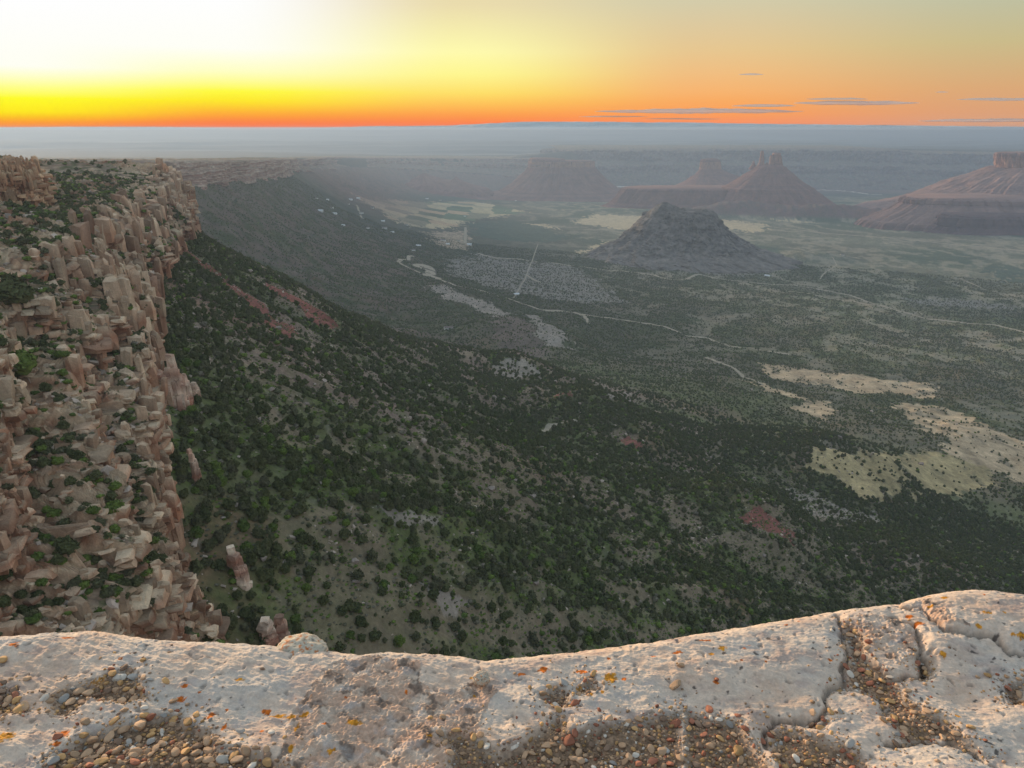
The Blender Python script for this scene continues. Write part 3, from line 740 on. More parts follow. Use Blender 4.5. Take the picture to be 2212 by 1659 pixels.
FARX = [(-1090, 4040, -228, -1170, 4060, -170), (-1230, 5100, -285, -1320, 5110, -222), (-1420, 6500, -340, -1520, 6500, -266), (-1480, 7700, -400, -1600, 7800, -320), (-1200, 8850, -475, -1350, 9000, -374), (-600, 9600, -560, -700, 9900, -415), (-100, 10000, -625, -150, 10260, -434), (300, 9950, -690, 300, 10300, -430)]
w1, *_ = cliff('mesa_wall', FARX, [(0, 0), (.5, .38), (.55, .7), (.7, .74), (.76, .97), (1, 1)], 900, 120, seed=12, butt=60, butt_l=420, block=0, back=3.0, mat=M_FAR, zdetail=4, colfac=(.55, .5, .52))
tag(w1, 'long blue hazy mesa wall closing the valley on the left', None, None, 'structure')
FARR = [(250, 10800, -700, 450, 11350, -352), (650, 10150, -730, 640, 10950, -338), (900, 9900, -745, 800, 10750, -328), (3000, 10200, -790, 3000, 11000, -330), (4200, 10050, -797, 4200, 10800, -322), (5000, 9900, -800, 5000, 10650, -322), (5200, 9850, -800, 5230, 10600, -352), (7000, 9600, -800, 7000, 10350, -378), (11000, 9000, -800, 11000, 9800, -400)]
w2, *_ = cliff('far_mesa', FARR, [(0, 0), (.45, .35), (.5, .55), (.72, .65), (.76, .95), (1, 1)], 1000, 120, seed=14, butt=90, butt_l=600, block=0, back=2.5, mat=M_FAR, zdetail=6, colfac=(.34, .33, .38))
tag(w2, 'long flat topped blue mesa behind the rock towers', None, None, 'structure')
print('cliffs', time.time() - T0)

# ------------------------------------------------------------------ buttes
def solid(name, Y, rows, depth=.8, nth=420, nz=160, seed=0, flute=.03, fl_n=40, rough=.02, mat=None, parent=None, cap=True, col=None, zlo=None, sink=40., yshift=0.0, gul=None):
    """a rock mass with the outline rows (v, u left, u right) at distance Y; its plan is an ellipse broken by flutes"""
    pts = []
    for (v, a, b) in rows:
        xa, _, z = at_y(a, v, Y); xb, _, _ = at_y(b, v, Y); pts.append((float(z), float(xa), float(xb)))
    pts.sort()
    z0, a0, b0 = pts[0]; pts = [(z0 - sink, a0 - sink * .9, b0 + sink * .9)] + pts
    P = np.array(pts)
    L = np.concatenate([[0], np.cumsum(np.hypot(np.diff(P[:, 0]), np.diff(P[:, 2])))])
    q = np.linspace(0, L[-1], nz)
    z = np.interp(q, L, P[:, 0]); xa = np.interp(q, L, P[:, 1]); xb = np.interp(q, L, P[:, 2])
    th = np.linspace(0, 2 * np.pi, nth, endpoint=False)
    TH, Z = np.meshgrid(th, z); XA = np.repeat(xa[:, None], nth, 1); XB = np.repeat(xb[:, None], nth, 1)
    cxm = (XA + XB) / 2; hw = (XB - XA) / 2
    steep = np.gradient(z) / np.maximum(np.hypot(np.gradient(z), np.gradient(xb)), 1e-6)
    ST = np.repeat(steep[:, None], nth, 1)
    sx = np.cos(TH); sy = np.sin(TH)
    k = 4.0
    den = (np.abs(sx) ** k + np.abs(sy) ** k) ** (1 / k)
    den = den * (.35) + .65
    base = np.maximum(hw, .5)
    wmax = hw.max()
    n1 = ridge2(TH * fl_n / 6.283 + .9 * fbm3(sx * 2.2, sy * 2.2, Z / (wmax * .35), 3), Z / (wmax * .5) + seed, 3, seed=seed)
    n2 = fbm2(TH * fl_n / 2.1, Z / (wmax * .12), 3, seed=seed + 3)
    n3 = fbm3(sx * base / (wmax * .16), sy * base / (wmax * .16), Z / (wmax * .10), 4, .55)
    flt = flute * (n1 - .2) * (.35 + .65 * ST) * base * 1.6
    R = base / den + flt + rough * wmax * (n3 * 1.2 + .35 * n2)
    X = cxm + sx * R; Yy = Y + yshift + sy * (R * depth + 0)
    Zz = Z + rough * wmax * .45 * fbm2(X / (wmax * .12), Yy / (wmax * .12), 3, seed=seed + 5) * (1 - ST) 
    V = np.stack([X, Yy, Zz], -1).reshape(-1, 3)
    Fc = grid_faces(nz, nth, True)
    top = len(V)
    V = np.vstack([V, [[float(cxm[-1, 0]), Y + yshift, float(z[-1] + .4)]]])
    x_, y_, z_ = V[:, 0], V[:, 1], V[:, 2]
    stf = np.append(ST.ravel(), 0)
    c = col(x_, y_, z_, stf, np.append(TH.ravel(), 0))
    o = mesh_np(name, V, Fc, mat, parent, attrs={'Col': c})
    # cap as an n-gon fan
    import bmesh
    bm = bmesh.new(); bm.from_mesh(o.data); bm.verts.ensure_lookup_table()
    vt = bm.verts[top]
    for i in range(nth):
        a = bm.verts[(nz - 1) * nth + i]; b2 = bm.verts[(nz - 1) * nth + (i + 1) % nth]
        f = bm.faces.new((a, b2, vt)); f.smooth = True
    bm.to_mesh(o.data); bm.free()
    return o

def redcol(base=(.22, .115, .09), tow=(.38, .21, .145), band=(.15, .08, .07), zs=22.):
    def f(x, y, z, st, th):
        n = fbm2(th * 9, z / 60, 3, seed=3); b = fbm2(z / zs, z * 0 + 4, 2)
        k = sstep(.86, .97, st)[:, None]
        c = np.array(base) * (1 - k) + np.array(tow) * k
        kb = sstep(.1, .35, b)[:, None] * .5; c = c * (1 - kb * (1 - k)) + np.array(band) * kb * (1 - k)
        kd = (sstep(.05, .4, fbm2(th * 30, z / 90, 3, seed=6))[:, None]) * k * .65
        c = c * (1 - kd) + np.array([.10, .06, .05]) * kd
        return np.clip(c * (1 + .35 * n[:, None]), .01, .8)
    return f

def darkcol(x, y, z, st, th):
    n = fbm3(x / 28, y / 28, z / 22, 4); g = ridge2(th * 5, z / 260, 3, seed=4)
    c = np.array([.19, .165, .145]) * (1 + 1.1 * n)[:, None]
    k = sstep(.15, .5, fbm3(x / 60, y / 60, z / 50, 3) + .2 * g)[:, None] * .55 * sstep(-400, -480, z)[:, None]; c = c * (1 - k) + np.array([.38, .32, .27]) * k
    k = sstep(.1, .4, fbm3(x / 14, y / 14, z / 14, 2))[:, None] * .7; c = c * (1 - k) + np.array([.06, .065, .045]) * k
    k = sstep(-500, -560, z)[:, None] * .5; c = c * (1 - k) + np.array([.30, .26, .22]) * k
    return np.clip(c * .8, .02, .6)

M_BUTTE = mat_attr('red_bed_rock', (.012, .06), .3, .6, .06, 5)
M_DARK = mat_attr('dark_rock', (.05, .25), .38, .9, .12, 4)

def base_row(Y, u, v): return (v, u[0], u[1])
# dark isolated hill in the middle of the floor: an uneven knobby top, so it is built from a broad body and crags
hillE = empty('butte', (float(at_y(1480, 600, 3560)[0]), 3560, -600)); hillE['kind'] = 'structure'
hillE['label'] = 'dark isolated rocky hill with a knobby summit on the valley floor'
def child(o, parent):
    o.parent = parent; o.matrix_parent_inverse = parent.matrix_world.inverted() if False else o.matrix_parent_inverse
    o.location = tuple(-a for a in parent.location)
    return o
def sol(parent, name, *a, **k):
    o = solid(name, *a, **k); child(o, parent); return o
sol(hillE, 'hill_body', 3560, [(556, 1278, 1690), (547, 1290, 1655), (536, 1312, 1622), (525, 1335, 1602), (509, 1358, 1578), (498, 1371, 1563), (488, 1386, 1552), (482, 1393, 1548), (470, 1396, 1545), (463, 1399, 1538), (457, 1408, 1528), (453, 1420, 1510)],
    depth=.8, nth=700, nz=340, seed=2, flute=.15, fl_n=24, rough=.075, mat=M_DARK, col=darkcol)
sol(hillE, 'crag', 3540, [(474, 1385, 1490), (462, 1398, 1476), (452, 1410, 1466), (446, 1418, 1462), (440, 1426, 1446), (437, 1430, 1440)], depth=.9, nth=200, nz=90, seed=5, flute=.08, fl_n=12, rough=.06, mat=M_DARK, col=darkcol)
sol(hillE, 'crag', 3550, [(480, 1490, 1552), (466, 1500, 1547), (456, 1508, 1540), (451, 1514, 1528)], depth=1.1, nth=160, nz=70, seed=7, flute=.08, fl_n=10, rough=.06, mat=M_DARK, col=darkcol)
sol(hillE, 'crag', 3555, [(480, 1440, 1530), (462, 1455, 1515), (452, 1465, 1500), (449, 1475, 1490)], depth=1.1, nth=160, nz=70, seed=8, flute=.08, fl_n=10, rough=.06, mat=M_DARK, col=darkcol)

def butte(label, Y, zg):
    e = empty('butte', (0, Y, -620)); e['kind'] = 'structure'; e['label'] = label; return e
RC = redcol()
# broad flat topped butte, centre
b1 = butte('broad flat topped red butte with a fluted cliff cap', 8000, 0)
sol(b1, 'talus', 8000, [(424, 1030, 1400), (412, 1080, 1352), (404, 1096, 1330), (392, 1112, 1313), (380, 1124, 1300), (368, 1138, 1289), (361, 1143, 1283), (359, 1146, 1280)], depth=.8, nth=500, nz=200, seed=11, flute=.05, fl_n=46, rough=.012, mat=M_BUTTE, col=RC, sink=120)
sol(b1, 'cliff_cap', 8000, [(366, 1143, 1283), (362, 1143.5, 1282.5), (356, 1144, 1282), (348, 1144.5, 1281), (347, 1146, 1280)], depth=.7, nth=500, nz=60, seed=12, flute=.05, fl_n=40, rough=.008, mat=M_BUTTE, col=RC, sink=20)
sol(b1, 'cliff_cap', 7990, [(352, 1144, 1222), (348, 1144, 1221), (343, 1145, 1218), (341, 1147, 1200)], depth=.9, nth=300, nz=40, seed=13, flute=.06, fl_n=30, rough=.008, mat=M_BUTTE, col=RC, sink=20)
# low double hill left of it
b0 = butte('low pair of dark red hills beside the farmland', 7900, 0)
sol(b0, 'hill_body', 7900, [(428, 770, 1110), (418, 800, 1060), (405, 855, 1045), (396, 880, 1010), (388, 893, 965), (380, 905, 935), (374, 913, 920)], depth=.7, nth=300, nz=110, seed=15, flute=.10, fl_n=18, rough=.03, mat=M_BUTTE, col=RC, sink=120)
sol(b0, 'hill_body', 7820, [(415, 930, 1060), (402, 955, 1030), (393, 970, 1005), (386, 980, 992), (382, 984, 987)], depth=.8, nth=220, nz=80, seed=16, flute=.10, fl_n=14, rough=.03, mat=M_BUTTE, col=RC, sink=120)
# long red bench between the buttes
b2 = butte('long red bench with a thin cliff edge running between the buttes', 6500, 0)
sol(b2, 'bench', 6500, [(448, 1300, 1720), (435, 1325, 1700), (420, 1338, 1690), (409, 1346, 1682), (406, 1348, 1680), (404.5, 1352, 1676)], depth=.42, nth=560, nz=140, seed=17, flute=.04, fl_n=60, rough=.01, mat=M_BUTTE, col=RC, sink=120)
# block butte standing behind on its own cone
b3 = butte('square red rock block on a low cone, behind and left of the towers', 7700, 0)
sol(b3, 'talus', 7700, [(412, 1440, 1700), (404, 1462, 1680), (395, 1478, 1660), (385, 1492, 1610), (376, 1504, 1580), (370, 1509, 1566), (366, 1512, 1558), (364, 1516, 1554)], depth=.8, nth=320, nz=120, seed=18, flute=.06, fl_n=30, rough=.02, mat=M_BUTTE, col=RC, sink=120)
sol(b3, 'rock_tower', 7700, [(368, 1512, 1557), (362, 1513, 1556), (350, 1514, 1555), (345, 1515, 1553), (343, 1523, 1550), (342, 1532, 1546)], depth=.7, nth=200, nz=60, seed=19, flute=.09, fl_n=16, rough=.012, mat=M_BUTTE, col=RC, sink=12)
# castle butte: cone, bench, spire and double tower
b4 = butte('tall red cone crowned by a thin spire and a twin tower', 6350, 0)
sol(b4, 'talus', 6350, [(448, 1510, 1815), (440, 1530, 1796), (430, 1545, 1780), (418, 1556, 1766), (411, 1562, 1757), (404.5, 1565, 1750), (403, 1572, 1746), (396, 1584, 1735), (385, 1600, 1720), (376, 1612, 1711), (368, 1625, 1702), (364, 1630, 1698), (360, 1634, 1695), (357, 1640, 1688), (355, 1650, 1680)], depth=.85, nth=560, nz=260, seed=21, flute=.05, fl_n=44, rough=.012, mat=M_BUTTE, col=RC, sink=140)
sol(b4, 'spire', 6350, [(361, 1634, 1656), (356, 1637, 1652), (350, 1640, 1650.5), (342, 1641.5, 1650), (333, 1643, 1650), (328, 1643.5, 1650), (326, 1644.5, 1649.5)], depth=.8, nth=90, nz=70, seed=22, flute=.09, fl_n=8, rough=.03, mat=M_BUTTE, col=RC, sink=8)
sol(b4, 'rock_tower', 6350, [(358, 1667, 1691), (352, 1669, 1689), (342, 1669.5, 1688), (334, 1669, 1686), (330.5, 1670, 1685.5), (329.5, 1672, 1684)], depth=.9, nth=120, nz=70, seed=23, flute=.09, fl_n=9, rough=.025, mat=M_BUTTE, col=RC, sink=8)
sol(b4, 'rock_tower', 6340, [(358, 1661, 1673), (350, 1662.5, 1672), (342, 1663, 1671), (337, 1664, 1670), (335, 1665, 1669)], depth=.9, nth=90, nz=60, seed=24, flute=.09, fl_n=8, rough=.03, mat=M_BUTTE, col=RC, sink=8)
sol(b4, 'pinnacle', 6340, [(360, 1650, 1664), (356, 1653, 1660), (351, 1655, 1658)], depth=.9, nth=60, nz=30, seed=25, flute=.09, fl_n=7, rough=.04, mat=M_BUTTE, col=RC, sink=6)
sol(b4, 'pinnacle', 6400, [(364, 1618, 1636), (358, 1623, 1632), (352, 1625.5, 1630), (347, 1627, 1629)], depth=.9, nth=60, nz=40, seed=26, flute=.09, fl_n=7, rough=.04, mat=M_BUTTE, col=RC, sink=6)
# large butte at the right edge
b5 = butte('large red butte with a square cliff top cut by the right edge of the view', 5600, 0)
DC = redcol((.27, .165, .135), (.48, .27, .18), (.19, .11, .095), 30.)
sol(b5, 'talus', 5600, [(458, 1880, 2700), (450, 1915, 2660), (440, 1950, 2620), (430, 1980, 2580), (420, 2010, 2540), (410, 2035, 2510), (398, 2062, 2480), (384, 2095, 2450), (372, 2125, 2420), (366, 2140, 2405), (362, 2152, 2392), (360.5, 2158, 2388)], depth=.75, nth=800, nz=320, seed=31, flute=.02, fl_n=70, rough=.036, mat=M_BUTTE, col=DC, sink=160)
sol(b5, 'cliff_cap', 5600, [(368, 2160, 2388), (362, 2160, 2386), (350, 2161, 2384), (340, 2162, 2382), (333, 2162.5, 2380), (330, 2164, 2378), (329, 2167, 2374)], depth=.6, nth=520, nz=80, seed=32, flute=.05, fl_n=50, rough=.012, mat=M_BUTTE, col=DC, sink=15)
sol(b5, 'bench', 4950, [(478, 1900, 2700), (466, 1925, 2650), (455, 1950, 2600), (446, 1965, 2560), (440, 1975, 2540), (430, 1979, 2530), (427, 1982, 2500)], depth=.35, nth=700, nz=160, seed=33, flute=.06, fl_n=70, rough=.012, mat=M_BUTTE, col=DC, sink=160, yshift=100)
DP = redcol((.14, .08, .075), (.17, .09, .08), (.11, .065, .06), 18.)
sol(b5, 'foot_cliff', 4650, [(515, 1990, 2760), (500, 2040, 2700), (490, 2050, 2660), (470, 2056, 2640), (465, 2060, 2620), (463, 2070, 2600)], depth=.22, nth=600, nz=100, seed=34, flute=.09, fl_n=36, rough=.014, mat=M_BUTTE, col=DP, sink=160, yshift=80)
print('buttes', time.time() - T0)

GROUND = build_ground()
tag(GROUND, kind='structure')
print('ground', time.time() - T0)

# ------------------------------------------------------------------ roads and dry washes on the valley floor
WASH = []
def ribbon(name, pts_img, width, col_m, lift=.5, wig=0.0, kind='structure', seed=0):
    P = np.array([ground(u, v)[:2] for u, v in pts_img])
    seg = np.concatenate([[0], np.cumsum(np.hypot(*np.diff(P, axis=0).T))])
    n = int(max(20, seg[-1] / 12)); q = np.linspace(0, seg[-1], n)
    x = np.interp(q, seg, P[:, 0]); y = np.interp(q, seg, P[:, 1])
    if wig:
        x = x + wig * fbm2(q / 90, q * 0 + seed, 3); y = y + wig * fbm2(q / 90, q * 0 + seed + 9, 3)
    tx, ty = np.gradient(x), np.gradient(y); L = np.hypot(tx, ty); nx, ny = -ty / L, tx / L
    w = width * (1 + (.75 * fbm2(q / 60, q * 0 + 5 + seed, 3) if wig else 0))
    off = np.linspace(-.5, .5, 4)
    X = x[None] + off[:, None] * w * nx; Y = y[None] + off[:, None] * w * ny
    if wig: X = X + 1.5 * fbm2(X / 15, Y / 15, 2); Y = Y + 1.5 * fbm2(Y / 15, X / 15, 2)
    WASH.append((list(zip(x[::4], y[::4])), width))
    Z, _, _ = terrain(X.ravel(), Y.ravel())
    V = np.stack([X.ravel(), Y.ravel(), Z + lift], 1)
    Fc = grid_faces(4, n)
    e1 = V[Fc[0, 1]] - V[Fc[0, 0]]; e2 = V[Fc[0, 3]] - V[Fc[0, 0]]
    if e1[0] * e2[1] - e1[1] * e2[0] < 0: Fc = Fc[:, ::-1]
    o = mesh_np(name, V, Fc, col_m); o['kind'] = kind; return o

M_ROAD = mat_plain('pale_dirt', (.33, .29, .21), .3, .05)
M_WASH = mat_plain('dry_sand', (.36, .31, .23), .35, .06)
M_RIVER = mat_plain('pale_river_sand', (.6, .58, .52), .25, .03)
ribbon('road', c3([(225,772),(600,815),(900,852),(1200,875),(1500,900),(1800,930),(2212,968),(2500,1000)]), 23.2, M_ROAD, .8)
ribbon('road', c2([(1275,925),(1235,1040),(1200,1125),(1150,1220),(1110,1280)]), 3.6, M_ROAD, .8)
ribbon('road', c2([(1200,1125),(1300,1175)]), 9.3, M_ROAD, .8)
ribbon('road', c2([(1240,635),(1500,655),(1700,680),(1980,705)]), 18.6, M_ROAD, .8)
ribbon('road', c2([(805,815),(803,920)]), 14.0, M_ROAD, .8)
ribbon('road', c2([(100,670),(140,760)]), 10.8, M_ROAD, .8)
ribbon('dry_wash', c2([(460,1000),(410,1025),(370,1045),(440,1080),(500,1105),(600,1140),(660,1160),(700,1180),(860,1215),(950,1240),(1100,1285),(1300,1350),(1480,1365),(1700,1400),(1950,1435),(2100,1460),(2200,1500)]), 12.4, M_WASH, .7, 10, seed=1)
ribbon('dry_wash', c2([(500,1075),(545,1060),(580,1110),(560,1130),(640,1150)]), 31.0, M_WASH, .6, 12, seed=2)
ribbon('dry_wash', c2([(890,985),(1000,1015),(1160,1020),(1500,1065),(1620,1080),(1870,1105),(2000,1120),(2100,1150),(2212,1155)]) + c3([(100,1120),(230,1150),(500,1180),(700,1190),(850,1210),(950,1230),(1100,1260),(1230,1310),(1400,1360),(1600,1410),(1850,1440),(2000,1445),(2212,1495),(2400,1540)]), 13.2, M_WASH, .7, 14, seed=3)
ribbon('dry_wash', c3([(560,1210),(700,1230),(900,1265),(1050,1290),(1230,1320)]), 9.3, M_WASH, .75, 12, seed=4)
ribbon('dry_wash', c3([(20,1520),(150,1530),(300,1590),(450,1600),(560,1620),(700,1640)]) + c6([(760,560)])[:0], 10.8, M_WASH, .7, 10, seed=5)
ribbon('dry_wash', c2([(1480,1365),(1580,1390),(1600,1440)]), 9.3, M_WASH, .7, 8, seed=6)
ribbon('dry_wash', c6([(150,0),(260,40),(350,80),(400,130),(520,180)]), 7.8, M_WASH, .6, 6, seed=7)
ribbon('track', c3([(960,1005),(990,1040),(1000,1060),(930,1100),(890,1150)]), 5.4, M_WASH, .6, 5, seed=8)
ribbon('track', c3([(1800,1150),(1900,1190),(1970,1225)]), 5.4, M_WASH, .6, 5, seed=9)
ribbon('track', c5([(1290,485),(1340,450),(1420,430),(1520,425)]), 6.2, M_WASH, .6, 5, seed=10)
ribbon('river_bank', [(1268,405.2), (1330,403.8), (1390,402.6)], 60, M_RIVER, 2.0)
ribbon('river_bank', c3([(780,524),(950,530),(1050,528),(1110,520)]), 60, M_RIVER, 2.0)
ribbon('river_bank', c3([(840,573),(1000,577),(1100,585),(1200,600),(1290,606)]), 45, M_RIVER, 2.0)
ribbon('river_bank', c3([(1150,512),(1300,512),(1410,508)]), 30, M_RIVER, 2.0)

# ------------------------------------------------------------------ far houses
M_WALLW = mat_plain('white_wall', (.75, .74, .70), .1, .5)
M_ROOFW = mat_plain('metal_roof', (.72, .74, .76), .1, .5, rough=.5)
M_ROOFB = mat_plain('dark_roof', (.20, .16, .14), .1, .5)
def box_v(x0, x1, y0, y1, z0, z1):
    V = [(x0,y0,z0),(x1,y0,z0),(x1,y1,z0),(x0,y1,z0),(x0,y0,z1),(x1,y0,z1),(x1,y1,z1),(x0,y1,z1)]
    Fq = [(0,3,2,1),(4,5,6,7),(0,1,5,4),(1,2,6,5),(2,3,7,6),(3,0,4,7)]
    return V, Fq
def make_house(label, roofm):
    r = empty('house', (0, 0, 0)); tag(r, label, 'house', 'houses scattered over the valley floor')
    V, Fq = box_v(-8, 8, -4.5, 4.5, -2, 3.2); mesh_np('wall', V, Fq, M_WALLW, r, False)
    V = [(-8.6,-5.1,3.2),(8.6,-5.1,3.2),(8.6,5.1,3.2),(-8.6,5.1,3.2),(-8.6,0,5.6),(8.6,0,5.6)]
    mesh_np('roof', V, [(0,1,5,4),(2,3,4,5),(0,4,3,3),(1,2,5,5)][:2], roofm, r, False)
    V2 = [(-8,-4.5,3.2),(-8,4.5,3.2),(-8,0,5.4),(8,-4.5,3.2),(8,4.5,3.2),(8,0,5.4)]
    mesh_np('gable', V2[:3], [(0,1,2)], M_WALLW, r, False); mesh_np('gable', V2[3:], [(0,2,1)], M_WALLW, r, False)
    return r
HP = c1([(2075,712),(2050,632),(2120,640),(2145,690),(2170,730)]) + c2([(45,665),(110,632),(200,690),(555,632),(925,660),(1130,645),(170,822),(12,803),(660,902),(500,938),(465,968),(800,745),(1060,710),(270,778),(420,800),(690,925),(130,725),(60,640),(280,825),(330,850),(760,905),(830,932),(640,640)]) + c3([(548,1133),(1035,995)]) + c2([(1135,1252),(695,1475)])
lab = 'small white walled building seen as a bright speck on the hazy valley floor'
hs = [make_house(lab, M_ROOFW), make_house(lab, M_ROOFB)]
for i, (u, v) in enumerate(HP):
    src = hs[i % 2]
    if i < 2: h = src
    else:
        h = src.copy(); COL.objects.link(h)
        for ch in src.children:
            c_ = ch.copy(); COL.objects.link(c_); c_.parent = h
    x, y, z = ground(u, v); h.location = (x, y, terrain(np.array([x]), np.array([y]))[0][0]); h.rotation_euler = (0, 0, random.uniform(-.5, .5) - x / y)
    k = random.uniform(.8, 1.5) * (1.5 if i == 0 else 1); h.scale = (k, k, k)

# ------------------------------------------------------------------ vegetation
import bmesh
def ico(sub):
    bm = bmesh.new(); bmesh.ops.create_icosphere(bm, subdivisions=sub, radius=1)
    V = np.array([v.co[:] for v in bm.verts]); Fc = np.array([[v.index for v in f.verts] for f in bm.faces]); bm.free(); return V, Fc

def crown_mesh(name, sub, nclump, seed, hgt=1.1, lump=.3, tri=.16, mat=None, cone=0.0):
    """juniper crown: lumpy core with leaf clumps standing out of it; radius about 1"""
    rg = np.random.default_rng(seed)
    V, Fc = ico(sub)
    off = rg.random(3) * 50
    def shell(d):
        n = fbm3(d[:, 0] * 1.3 + off[0], d[:, 1] * 1.3 + off[1], d[:, 2] * 1.3 + off[2], 3, .6)
        return 1 + lump * 2.2 * n
    R = shell(V)
    W = V * R[:, None]; W[:, 2] = np.where(W[:, 2] > 0, W[:, 2] * hgt, W[:, 2] * .75)
    hz = np.clip(W[:, 2] / hgt, 0, 1); W[:, :2] *= (1 - cone * hz)[:, None]
    W *= .88; W[:, 2] += .72
    VV = [W]; FF = [Fc]; nv = len(W)
    if nclump:
        d = rg.normal(size=(nclump, 3)); d /= np.linalg.norm(d, axis=1)[:, None]; d[:, 2] = np.abs(d[:, 2]) * .9 + d[:, 2] * .1
        rr = shell(d) * rg.uniform(.82, 1.12, nclump); p = d * rr[:, None]; p[:, 2] *= hgt
        hz = np.clip(p[:, 2] / hgt, 0, 1); p[:, :2] *= (1 - cone * hz)[:, None]; p *= .92; p[:, 2] += .72
        a = rg.normal(size=(nclump, 3)); a /= np.linalg.norm(a, axis=1)[:, None]
        b = np.cross(a, d + rg.normal(size=(nclump, 3)) * .4); b /= np.linalg.norm(b, axis=1)[:, None]
        sz = (tri * rg.uniform(.6, 1.5, nclump))[:, None]
        T = np.concatenate([p + a * sz, p - a * sz * .5 + b * sz * .9, p - a * sz * .5 - b * sz * .9], 0)
        VV.append(T); i = np.arange(nclump); FF.append(np.stack([nv + i, nv + i + nclump, nv + i + 2 * nclump], 1))
    o = mesh_np(name, np.concatenate(VV), np.concatenate(FF), mat, None, False, link=False)
    return o.data

def trunk_mesh(seed, mat):
    rg = np.random.default_rng(seed); V = []; Fq = []
    def limb(p0, p1, r0, r1):
        b = len(V); n = 6; d = np.array(p1) - np.array(p0); d /= np.linalg.norm(d)
        a = np.cross(d, [0, 1, .3]); a /= np.linalg.norm(a); c = np.cross(d, a)
        for t, (p, r) in enumerate(((p0, r0), ((np.array(p0) + np.array(p1)) / 2 + rg.normal(size=3) * .05, (r0 + r1) / 2), (p1, r1))):
            for k in range(n):
                an = 2 * math.pi * k / n; V.append(np.array(p) + (a * cos(an) + c * sin(an)) * r)
        for t in range(2):
            for k in range(n): Fq.append((b + t * n + k, b + t * n + (k + 1) % n, b + (t + 1) * n + (k + 1) % n, b + (t + 1) * n + k))
    limb((0, 0, -.35), (.05, .02, .55), .14, .09)
    for k in range(4):
        an = k * 1.6 + rg.random(); limb((.05, .02, .3 + .08 * k), (.55 * cos(an), .55 * sin(an), .75 + .2 * rg.random()), .07, .03)
    return mesh_np('trunk', V, Fq, mat, link=False).data

M_FOL = mat_foliage('juniper_foliage', (.085, .098, .040), (.112, .120, .050), (.120, .116, .066))
M_FOLG = mat_foliage('oak_foliage', (.12, .165, .035), (.15, .20, .045), (.09, .13, .035))
M_FOLD = mat_foliage('scrub_foliage', (.13, .12, .075), (.10, .105, .055), (.17, .15, .11))
M_BARK = mat_plain('grey_bark', (.16, .13, .10), .3, 3)

crowns_near = [crown_mesh('crown', 3, 620, 100 + i, 1.0 + .2 * (i % 3), .42, .17, M_FOL, .15 + .1 * (i % 3)) for i in range(5)]
crowns_green = [crown_mesh('crown', 3, 560, 120 + i, .8, .3, .15, M_FOLG, .05) for i in range(3)]
trunks = [trunk_mesh(i, M_BARK) for i in range(3)]
cr_mid = [crown_mesh('mid_crown', 2, 150, 140 + i, .95 + .15 * i, .5, .22, M_FOL, .2) for i in range(5)] + [crown_mesh('mid_crown', 2, 60, 150, .7, .3, .2, M_FOLG, .05), crown_mesh('mid_crown', 2, 40, 151, .6, .3, .2, M_FOLD, .05)]
cr_far = [crown_mesh('far_crown', 1, 14, 160 + i, 1.05, .25, .3, M_FOL, .2) for i in range(4)] + [crown_mesh('far_crown', 1, 8, 170, .6, .3, .3, M_FOLG, .05)]

def make_tree(kind, cm, tm, loc, rz, sc, label, cat, group):
    e = bpy.data.objects.new(kind, None); e.empty_display_size = .2; COL.objects.link(e)
    e.location = loc; e.rotation_euler = (0, 0, rz); e.scale = sc
    tag(e, label, cat, group)
    c = bpy.data.objects.new('crown', cm); COL.objects.link(c); c.parent = e
    t = bpy.data.objects.new('trunk', tm); COL.objects.link(t); t.parent = e
    return e

